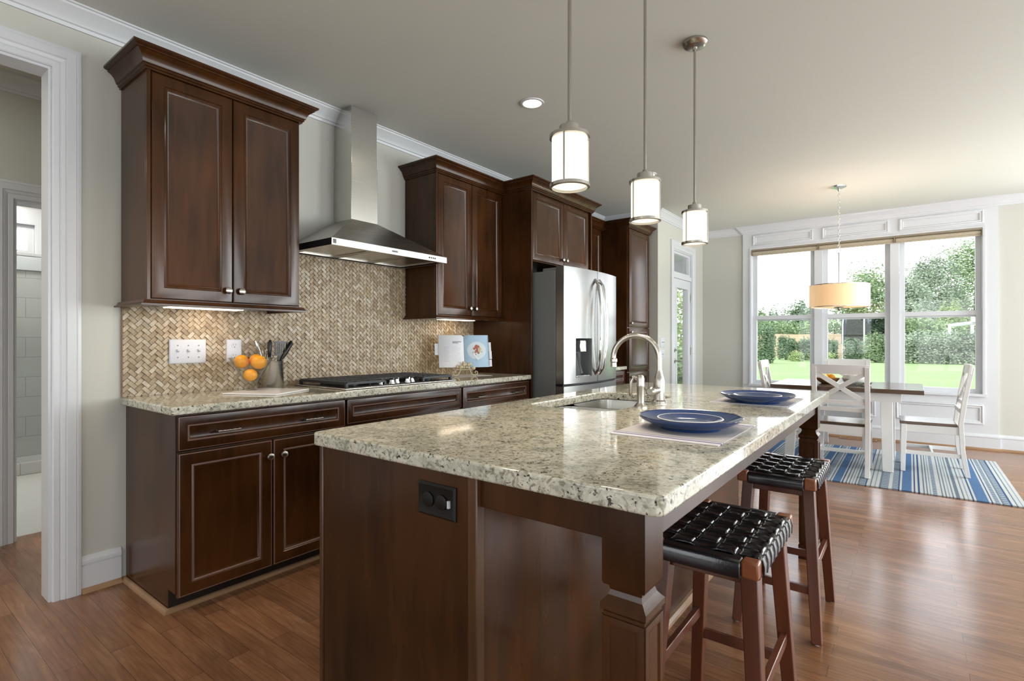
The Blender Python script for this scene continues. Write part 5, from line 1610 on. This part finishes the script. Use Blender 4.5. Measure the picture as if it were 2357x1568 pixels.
def make_chair():
    """front of the chair looks along +y; origin on the floor under the seat centre"""
    t = thing('dining_chair', '', 'chair', (0, 0, 0), 'white cross back dining chairs')
    W, D, SZ = 0.205, 0.215, 0.455
    q = MB()
    pts = [(-W - 0.01, D + 0.01), (W + 0.01, D + 0.01), (W, -D + 0.035), (-W, -D + 0.035)]
    q.loop_skin([[(x, y, SZ - 0.024) for x, y in pts], [(x * 1.0, y, SZ) for x, y in pts]], True, True, True)
    q.build('seat', M['table'], t, bevel=0.006)
    for s in (-1, 1):
        q = MB(); q.beam((s * (W - 0.015), D - 0.022, SZ - 0.025), (s * (W - 0.008), D - 0.014, 0.001), 0.021, 0.021, (0, 1, 0), 0.018, 0.018); q.build('leg', M['white2'], t, bevel=0.002)
        prof = [(-D - 0.035, 0.001), (-D + 0.000, 0.22), (-D + 0.012, 0.46), (-D - 0.012, 0.66), (-D - 0.062, 0.955)]
        q = MB()
        q.loop_skin([[(s * (W - 0.005) - 0.019, y - 0.017, z), (s * (W - 0.005) + 0.019, y - 0.017, z), (s * (W - 0.005) + 0.019, y + 0.017, z), (s * (W - 0.005) - 0.019, y + 0.017, z)] for y, z in prof], True, True, True)
        q.build('back_post', M['white2'], t, bevel=0.002)
        q = MB(); q.beam((s * (W - 0.012), D - 0.03, 0.175), (s * (W - 0.008), -D + 0.01, 0.175), 0.009, 0.017); q.build('stretcher', M['white2'], t, bevel=0.002)
        q = MB(); q.beam((s * (W - 0.012), D - 0.04, 0.395), (s * (W - 0.008), -D + 0.01, 0.395), 0.010, 0.034); q.build('apron', M['white2'], t, bevel=0.002)
    q = MB(); q.beam((-W + 0.03, D - 0.025, 0.395), (W - 0.03, D - 0.025, 0.395), 0.010, 0.034); q.build('apron', M['white2'], t, bevel=0.002)
    q = MB(); q.beam((-W + 0.01, -D + 0.012, 0.395), (W - 0.01, -D + 0.012, 0.395), 0.010, 0.034); q.build('apron', M['white2'], t, bevel=0.002)
    q = MB(); q.beam((-W + 0.01, -0.01, 0.175), (W - 0.01, -0.01, 0.175), 0.009, 0.017); q.build('stretcher', M['white2'], t, bevel=0.002)

    def yb(z):
        return -D - 0.012 - (z - 0.66) * 0.05 / 0.295
    q = MB()
    q.loop_skin([[(x, yb(0.90) - 0.016 * (1 - (x / 0.225) ** 2), 0.893), (x, yb(0.90) + 0.020 - 0.016 * (1 - (x / 0.225) ** 2), 0.893), (x, yb(0.975) + 0.020 - 0.016 * (1 - (x / 0.225) ** 2), 0.975), (x, yb(0.975) - 0.016 * (1 - (x / 0.225) ** 2), 0.975)] for x in [(-0.222 + 0.444 * i / 10) for i in range(11)]], True, True, True)
    q.build('top_rail', M['white2'], t, bevel=0.002)
    for a, b in ((-1, 1), (1, -1)):
        q = MB(); q.beam((a * (W - 0.03), yb(0.895), 0.895), (b * (W - 0.03), yb(0.655), 0.655), 0.020, 0.007 + (0.001 if a > 0 else 0), (0, 1, 0)); q.build('cross_slat', M['white2'], t, bevel=0.001)
    q = MB(); q.beam((-W + 0.01, yb(0.64), 0.64), (W - 0.01, yb(0.64), 0.64), 0.009, 0.018); q.build('back_rail', M['white2'], t, bevel=0.002)
    q = MB(); q.beam((-W + 0.01, yb(0.575) + 0.012, 0.575), (W - 0.01, yb(0.575) + 0.012, 0.575), 0.009, 0.018); q.build('back_rail', M['white2'], t, bevel=0.002)
    return t


ch = make_chair()
ch.location = (2.638, 5.690, 0.009)
ch['label'] = 'white cross back dining chair with its back to the kitchen island'
dup(ch, (3.275, 6.175, 0.009), R(90 + 1.5), 'white cross back dining chair at the right end of the table, seen side on')
dup(ch, (2.555, 6.835, 0.009), R(180), 'white cross back dining chair on the window side of the table')
dup(ch, (2.135, 6.195, 0.009), R(-88), 'white cross back dining chair at the left end of the table by the corner')

# things on the table
tz = 0.7605
t = thing('fruit_bowl', 'brown woven bowl of fruit on the dining table', 'bowl', (2.46, 6.22, tz))
q = MB(); q.lathe([(0, 0), (0.055, 0), (0.085, 0.02), (0.105, 0.05), (0.107, 0.055), (0.10, 0.052), (0.08, 0.024), (0.05, 0.008), (0, 0.008)], (2.46, 6.22, tz), 28, cap=False); q.build('basket', M['basket'], t)
for (dx, dy, dz, lb, mt) in ((-0.03, -0.02, 0.062, 'yellow lemon at the left of the brown bowl on the table', 'lemon'), (0.035, 0.0, 0.06, 'orange at the right of the brown bowl on the table', 'orange'), (0.0, 0.045, 0.06, 'orange at the back of the brown bowl on the table', 'orange')):
    q = MB(); r = 0.035
    q.lathe([(r * math.sin(PI * i / 10), -r * math.cos(PI * i / 10)) for i in range(11)], (2.46 + dx, 6.22 + dy, tz + dz), 16, cap=False)
    tag(q.build(mt, M['orange'] if mt == 'orange' else plain('lemon_peel', (0.80, 0.66, 0.08), 0.4), at=(2.46 + dx, 6.22 + dy, tz + dz)), lb, mt)
t = thing('pitcher', 'white lidded ceramic pot on the dining table behind the chair', 'pot', (2.70, 6.20, tz))
q = MB(); q.lathe([(0, 0), (0.07, 0), (0.105, 0.03), (0.115, 0.06), (0.10, 0.095), (0.07, 0.112), (0.066, 0.115), (0, 0.115)], (2.70, 6.20, tz), 28); q.build('vessel', M['ceramic'], t)
q = MB(); q.lathe([(0.075, 0.1155), (0.06, 0.128), (0.02, 0.135), (0.018, 0.148), (0.01, 0.154), (0, 0.155)], (2.70, 6.20, tz), 24); q.build('lid', M['ceramic'], t)
t = MB()
for i in range(7):
    a0 = i * 0.9
    t.tube([(2.72 + 0.02 * i, 6.02 + 0.01 * math.sin(i), tz + 0.008 + 0.004 * i), (2.74 + 0.015 * i, 6.10, tz + 0.02 + 0.003 * (i % 3)), (2.76 + 0.01 * i, 6.16, tz + 0.01)], 0.006, 6)
tag(t.build('greenery_sprig', M['leaf_g'], at=(2.76, 6.08, tz)), 'grey green sprig lying on the dining table beside the pot', 'greenery')

# floor vent by the window
t = thing('floor_vent', 'oak floor vent grille set along the base of the window wall', 'floor vent', (2.62, 7.585, 0))
q = MB(); q.rings((2.44, 7.53, 0.0006), (1, 0, 0), (0, 1, 0), (0, 0, 1), 0.38, 0.11, [(0, 0), (0, 0.007), (0.02, 0.009), (0.022, 0.004)], False); q.build('frame', M['vent'], t)
q = MB()
for i in range(18):
    q.box(2.465 + i * 0.0185, 2.475 + i * 0.0185, 7.552, 7.618, 0.001, 0.007)
q.build('slats', M['vent'], t)
MB().box(2.462, 2.798, 7.552, 7.618, 0.0003, 0.0012).build('duct_opening', M['black'], t)

# ------------------------------------------------------------------ garden
GZ = -0.32
g = MB()
g.box(-90, 110, 7.95, 140, GZ - 0.3, GZ)
struct(g.build('ground_lawn', M['lawn'], smooth=0))
struct(MB().box(-4.3, 0.6, 6.15, 9.6, GZ, -0.06).build('ground_porch', M['porch'], smooth=0))
q = MB(); q.box(-4.3, 0.55, 6.15, 9.6, 2.62, 2.72); q.box(-4.3, 0.55, 9.35, 9.55, 2.30, 2.62); q.box(0.37, 0.55, 7.95, 9.35, 2.36, 2.62)
struct(q.build('ceiling_porch', M['porch'], smooth=0))
t = thing('porch_post', 'grey porch post seen through the glass door', 'post', (-0.35, 9.45, -0.06))
q = MB(); q.box(-0.42, -0.28, 9.38, 9.52, -0.06, 2.30); q.build('shaft', M['porch'], t, bevel=0.01)
q = MB(); q.box(-0.45, -0.25, 9.35, 9.55, -0.06, 0.12); q.box(-0.45, -0.25, 9.35, 9.55, 2.2, 2.30); q.build('collar', M['porch'], t, bevel=0.01)
t = thing('porch_railing', 'grey porch railing seen low through the glass door', 'railing', (-2.3, 9.45, -0.06))
q = MB(); q.box(-4.2, -0.45, 9.42, 9.48, 0.83, 0.88); q.box(-4.2, -0.45, 9.43, 9.47, 0.04, 0.09); q.build('rail', M['porch'], t)
q = MB()
for i in range(30):
    q.box(-4.1 + i * 0.125, -4.07 + i * 0.125, 9.435, 9.465, 0.09, 0.83)
q.build('balusters', M['porch'], t)


def crown_mesh(blobs, n, size, seed):
    rnd = random.Random(seed)
    q = MB()
    wts = [b[3] * b[4] + b[3] * b[5] for b in blobs]
    tot_ = sum(wts)
    for b, wgt in zip(blobs, wts):
        cx, cy, cz, rx, ry, rz_ = b
        for _ in range(max(4, int(n * wgt / tot_))):
            th, u = rnd.uniform(0, 2 * PI), rnd.uniform(-0.85, 1)
            s = math.sqrt(max(0, 1 - u * u))
            k = rnd.uniform(0.62, 1.08) * (1 + 0.18 * math.sin(3 * th + 5 * u + cx))
            d = Vector((s * math.cos(th), s * math.sin(th), u))
            c_ = Vector((cx + d.x * rx * k, cy + d.y * ry * k, cz + d.z * rz_ * k))
            nrm = (d + Vector((rnd.uniform(-.8, .8), rnd.uniform(-.8, .8), rnd.uniform(-.5, .9)))).normalized()
            a = nrm.cross(Vector((0, 0, 1)))
            if a.length < 1e-3:
                a = Vector((1, 0, 0))
            a.normalize()
            e = nrm.cross(a)
            ss = size * rnd.uniform(0.6, 1.4)
            q.add([c_ - a * ss, c_ - e * ss * 0.6 + nrm * ss * 0.15, c_ + a * ss, c_ + e * ss * 0.6 + nrm * ss * 0.15], [(0, 1, 2, 3)])
    return q


def plant(name, label, cat, x, y, h, w_, mat, n, size, seed, trunk=0.0, group=None, blobs=None):
    z = GZ
    t = thing(name, label, cat, (x, y, z), group)
    rnd = random.Random(seed)
    if blobs is None:
        blobs = []
        base_z = z + trunk
        hh = h - trunk
        blobs.append((x, y, base_z + hh * 0.46, w_ * 0.44, w_ * 0.44, hh * 0.52))
        if trunk < 0.1:
            blobs.append((x, y, base_z + hh * 0.18, w_ * 0.40, w_ * 0.40, hh * 0.20))
        for i in range(6):
            a = rnd.uniform(0, 2 * PI)
            r = w_ * rnd.uniform(0.18, 0.36)
            blobs.append((x + r * math.cos(a), y + r * math.sin(a), base_z + hh * rnd.uniform(0.2, 0.78), w_ * rnd.uniform(0.14, 0.24), w_ * rnd.uniform(0.14, 0.24), hh * rnd.uniform(0.15, 0.26)))
    crown_mesh(blobs, n, size, seed).build('crown', mat, t, smooth=0)
    q = MB(); q.tube([(x, y, z - 0.05), (x + 0.03 * h * 0.1, y, z + h * 0.3), (x, y, z + h * 0.62)], [0.05 + 0.022 * h, 0.04 + 0.016 * h, 0.02 + 0.005 * h], 8)
    q.build('trunk', M['bark'], t)
    return t


def at(u, y):
    """x of the picture column u at depth y"""
    l_ = (u - 1178.5) / 1204.0
    s_, c__ = math.sin(0.6504), math.cos(0.6504)
    return 3.131 + y * (-s_ + l_ * c__) / (c__ + l_ * s_)


def topz(v, u, y):
    l_ = (u - 1178.5) / 1204.0
    return 1.197 + (784 - v) / 1204.0 * y / (math.cos(0.6504) + l_ * math.sin(0.6504))


# shrubs in front of the fence, left to right
shr = [(1762, 38, 742, 50, 'leaf_d', 'tall dark green shrub at the left edge of the dining window'),
       (1809, 46, 773, 46, 'leaf_d', 'round dark shrub before the fence, seen in the left window'),
       (1853, 46, 778, 40, 'leaf_d', 'round dark shrub before the fence, beside the left window mullion'),
       (1910, 46, 780, 40, 'leaf_d', 'small conical shrub left of the trampoline'),
       (1965, 46, 779, 46, 'leaf_d', 'round dark shrub under the trampoline'),
       (2016, 44, 765, 62, 'leaf', 'larger yellowish green shrub right of the trampoline')]
for i, (u, y, v, wpx, mt, lb) in enumerate(shr):
    dpt = y / (math.cos(0.6504) + (u - 1178.5) / 1204 * math.sin(0.6504))
    plant('garden_shrub', lb, 'shrub', at(u, y), y, topz(v, u, y) - GZ, wpx / 1204 * dpt * 0.92, M[mt], 4800, 0.062, 20 + i, 0.05, 'shrubs along the lawn')
low = [(1833, 43, 'low pale green plant clump between the dark shrubs'), (1903, 42.5, 'low pale green plant clump left of the trampoline shrub'), (1878, 43.5, 'low pale green plants behind the window mullion')]
for i, (u, y, lb) in enumerate(low):
    plant('garden_plant', lb, 'plant', at(u, y), y, 0.75, 1.15, M['leaf_y'], 1200, 0.05, 40 + i, 0.0, 'low plants along the lawn')

# clipped hedge on the right
y = 44
xa, xb_ = at(2060, y), at(2420, y)
hz = topz(763, 2180, y)
blobs = []
rnd = random.Random(3)
n_ = 30
for i in range(n_):
    x = xa + (xb_ - xa) * (i + 0.5) / n_
    hh = (hz - GZ) * rnd.uniform(0.95, 1.04)
    for lv in (0.28, 0.66):
        blobs.append((x, y + rnd.uniform(-0.15, 0.15), GZ + hh * lv, (xb_ - xa) / n_ * 0.95, 0.9, hh * 0.34))
t = thing('garden_hedge', 'long clipped hedge at the far side of the lawn, right window', 'hedge', ((xa + xb_) / 2, y, GZ))
crown_mesh(blobs, 22000, 0.062, 77).build('foliage', M['leaf_g'], t, smooth=0)

# fence behind the shrubs
t = thing('garden_fence', 'weathered board fence behind the round shrubs', 'fence', (-6, 52, GZ))
q = MB()
x = at(1700, 52)
while x < at(2060, 52):
    q.box(x, x + 0.145, 51.98, 52.0, GZ, topz(769, 1880, 52) + 0.03 * math.sin(x * 1.7))
    x += 0.15
q.build('boards', M['fence'], t, smooth=0)
for x in [at(1700, 52) + 2.4 * i for i in range(9)]:
    MB().box(x, x + 0.1, 52.0, 52.1, GZ, 1.6).build('post', M['fence'], t, smooth=0)

# trampoline
ty = 49.0
cxt = at(1994, ty)
dpt = ty / (math.cos(0.6504) + (1994 - 1178.5) / 1204 * math.sin(0.6504))
rt = 50 / 1204 * dpt
zm = topz(792, 1994, ty); zt_ = topz(733, 1994, ty)
t = thing('trampoline', 'round trampoline with dark safety net behind the shrubs', 'trampoline', (cxt, ty, GZ))
q = MB(); q.lathe([(rt, zm), (rt * 1.03, zm + 0.06), (rt * 0.86, zm + 0.07), (rt * 0.86, zm + 0.02)], (cxt, ty, 0), 32, cap=False); q.build('pad', M['tramp'], t)
q = MB(); q.lathe([(rt * 0.97, zm + 0.06), (rt * 0.97, zt_)], (cxt, ty, 0), 32, cap=False); q.build('safety_net', M['net'], t)
q = MB(); q.lathe([(rt * 0.87, zm + 0.03), (0, zm + 0.02)], (cxt, ty, 0), 32, cap=False); q.build('jumping_mat', M['black_pl'], t)
for k in range(6):
    a = 2 * PI * k / 6 + 0.5
    px, py = cxt + rt * math.cos(a), ty + rt * math.sin(a)
    q = MB(); q.tube([(px, py, GZ), (px, py, zt_ * 0.85), (cxt + rt * 0.97 * math.cos(a), ty + rt * 0.97 * math.sin(a), zt_ + 0.05)], 0.05, 6); q.build('pole', M['plate_w'], t)

# white garden play frame behind the hedge
yp = 50.0
t = thing('play_frame', 'white playground frame rising behind the hedge at right', 'play frame', (at(2220, yp), yp, GZ))
q = MB(); q.tube([(at(2185, yp), yp, topz(750, 2185, yp)), (at(2250, yp), yp, topz(742, 2250, yp))], 0.13, 8); q.build('beam', M['plate_w'], t)
for u in (2186, 2238):
    q = MB(); q.tube([(at(u, yp), yp, topz(748, u, yp)), (at(u - 3, yp), yp - 0.6, GZ)], 0.1, 8); q.build('leg', M['plate_w'], t)
q = MB(); q.box(at(2236, yp), at(2252, yp), yp - 0.5, yp + 0.5, topz(742, 2240, yp), topz(727, 2240, yp)); q.build('cabin', M['plate_w'], t)

# trees
trees = [  # u, y, top v, width px, material, trunk, n, leaf, label
    (1735, 90, 704, 70, 'leaf', 0.5, 1300, 0.30, 'light green far tree at the left edge of the dining window'),
    (1785, 100, 706, 40, 'leaf_d', 0.5, 900, 0.32, 'small dark far tree in the left window'),
    (1832, 96, 692, 66, 'leaf_d', 0.5, 1700, 0.32, 'broad dark far tree low in the left window'),
    (1872, 92, 700, 40, 'leaf_d', 0.5, 900, 0.30, 'dark far tree behind the drum pendant'),
    (2010, 80, 606, 160, 'leaf', 1.5, 4200, 0.26, 'large round tree right of the drum pendant'),
    (2095, 68, 612, 110, 'leaf_g', 0.8, 3600, 0.20, 'greyish green tree in the right window beside the mullion'),
    (2165, 78, 578, 110, 'leaf_g', 1.0, 3800, 0.24, 'pale tree in the middle of the right window'),
    (2245, 88, 545, 150, 'leaf', 1.5, 5200, 0.26, 'tallest tree at the right of the dining window'),
    (2192, 66, 692, 64, 'leaf_y', 0.2, 1800, 0.18, 'yellow green bush tree above the hedge at right'),
    (2122, 60, 700, 70, 'leaf_g', 0.2, 2000, 0.18, 'grey green bush above the hedge beside the mullion'),
    (2278, 62, 676, 60, 'leaf_y', 0.2, 1800, 0.18, 'bright bush at the right edge of the right window')]
for i, (u, y, v, wpx, mt, tr_, n_, lf_, lb) in enumerate(trees):
    dpt = y / (math.cos(0.6504) + (u - 1178.5) / 1204 * math.sin(0.6504))
    plant('garden_tree', lb, 'tree', at(u, y), y, topz(v, u, y) - GZ, wpx / 1204 * dpt, M[mt], int(n_ * 3.2), lf_ * 0.52, 60 + i, tr_, 'trees beyond the garden')
# the wild hedge along the fence line
yh = 57.0
t = thing('wild_hedge', 'tangled wild hedge rising behind the fence and the clipped hedge', 'hedge', (at(1990, yh), yh, GZ))
rnd = random.Random(11)
blobs = []
u = 1690
while u < 2300:
    dpt = yh / (math.cos(0.6504) + (u - 1178.5) / 1204 * math.sin(0.6504))
    hh = topz(738 + 8 * math.sin(u * 0.035) + rnd.uniform(-5, 5), u, yh) - GZ
    wd = 26 / 1204 * dpt
    for lv in (0.25, 0.55, 0.8):
        blobs.append((at(u, yh) + rnd.uniform(-0.3, 0.3), yh + rnd.uniform(-0.6, 0.6), GZ + hh * lv, wd, 1.2, hh * 0.24))
    u += 22
crown_mesh(blobs, 32000, 0.095, 91).build('foliage', M['leaf'], t, smooth=0)
# greenery beyond the porch, seen through the glass door
for i, (x, y, h, w_, mt, lb) in enumerate([(-2.6, 15, 4.2, 3.2, 'leaf_y', 'bright leafy tree seen through the glass door'), (-5.5, 19, 5.5, 4.5, 'leaf', 'green tree farther off behind the glass door'), (-1.2, 13, 1.3, 1.8, 'leaf', 'low bush beyond the porch railing')]):
    plant('garden_tree', lb, 'tree', x, y, h, w_, M[mt], 5000, 0.06, 120 + i, 0.3, 'trees beyond the porch')
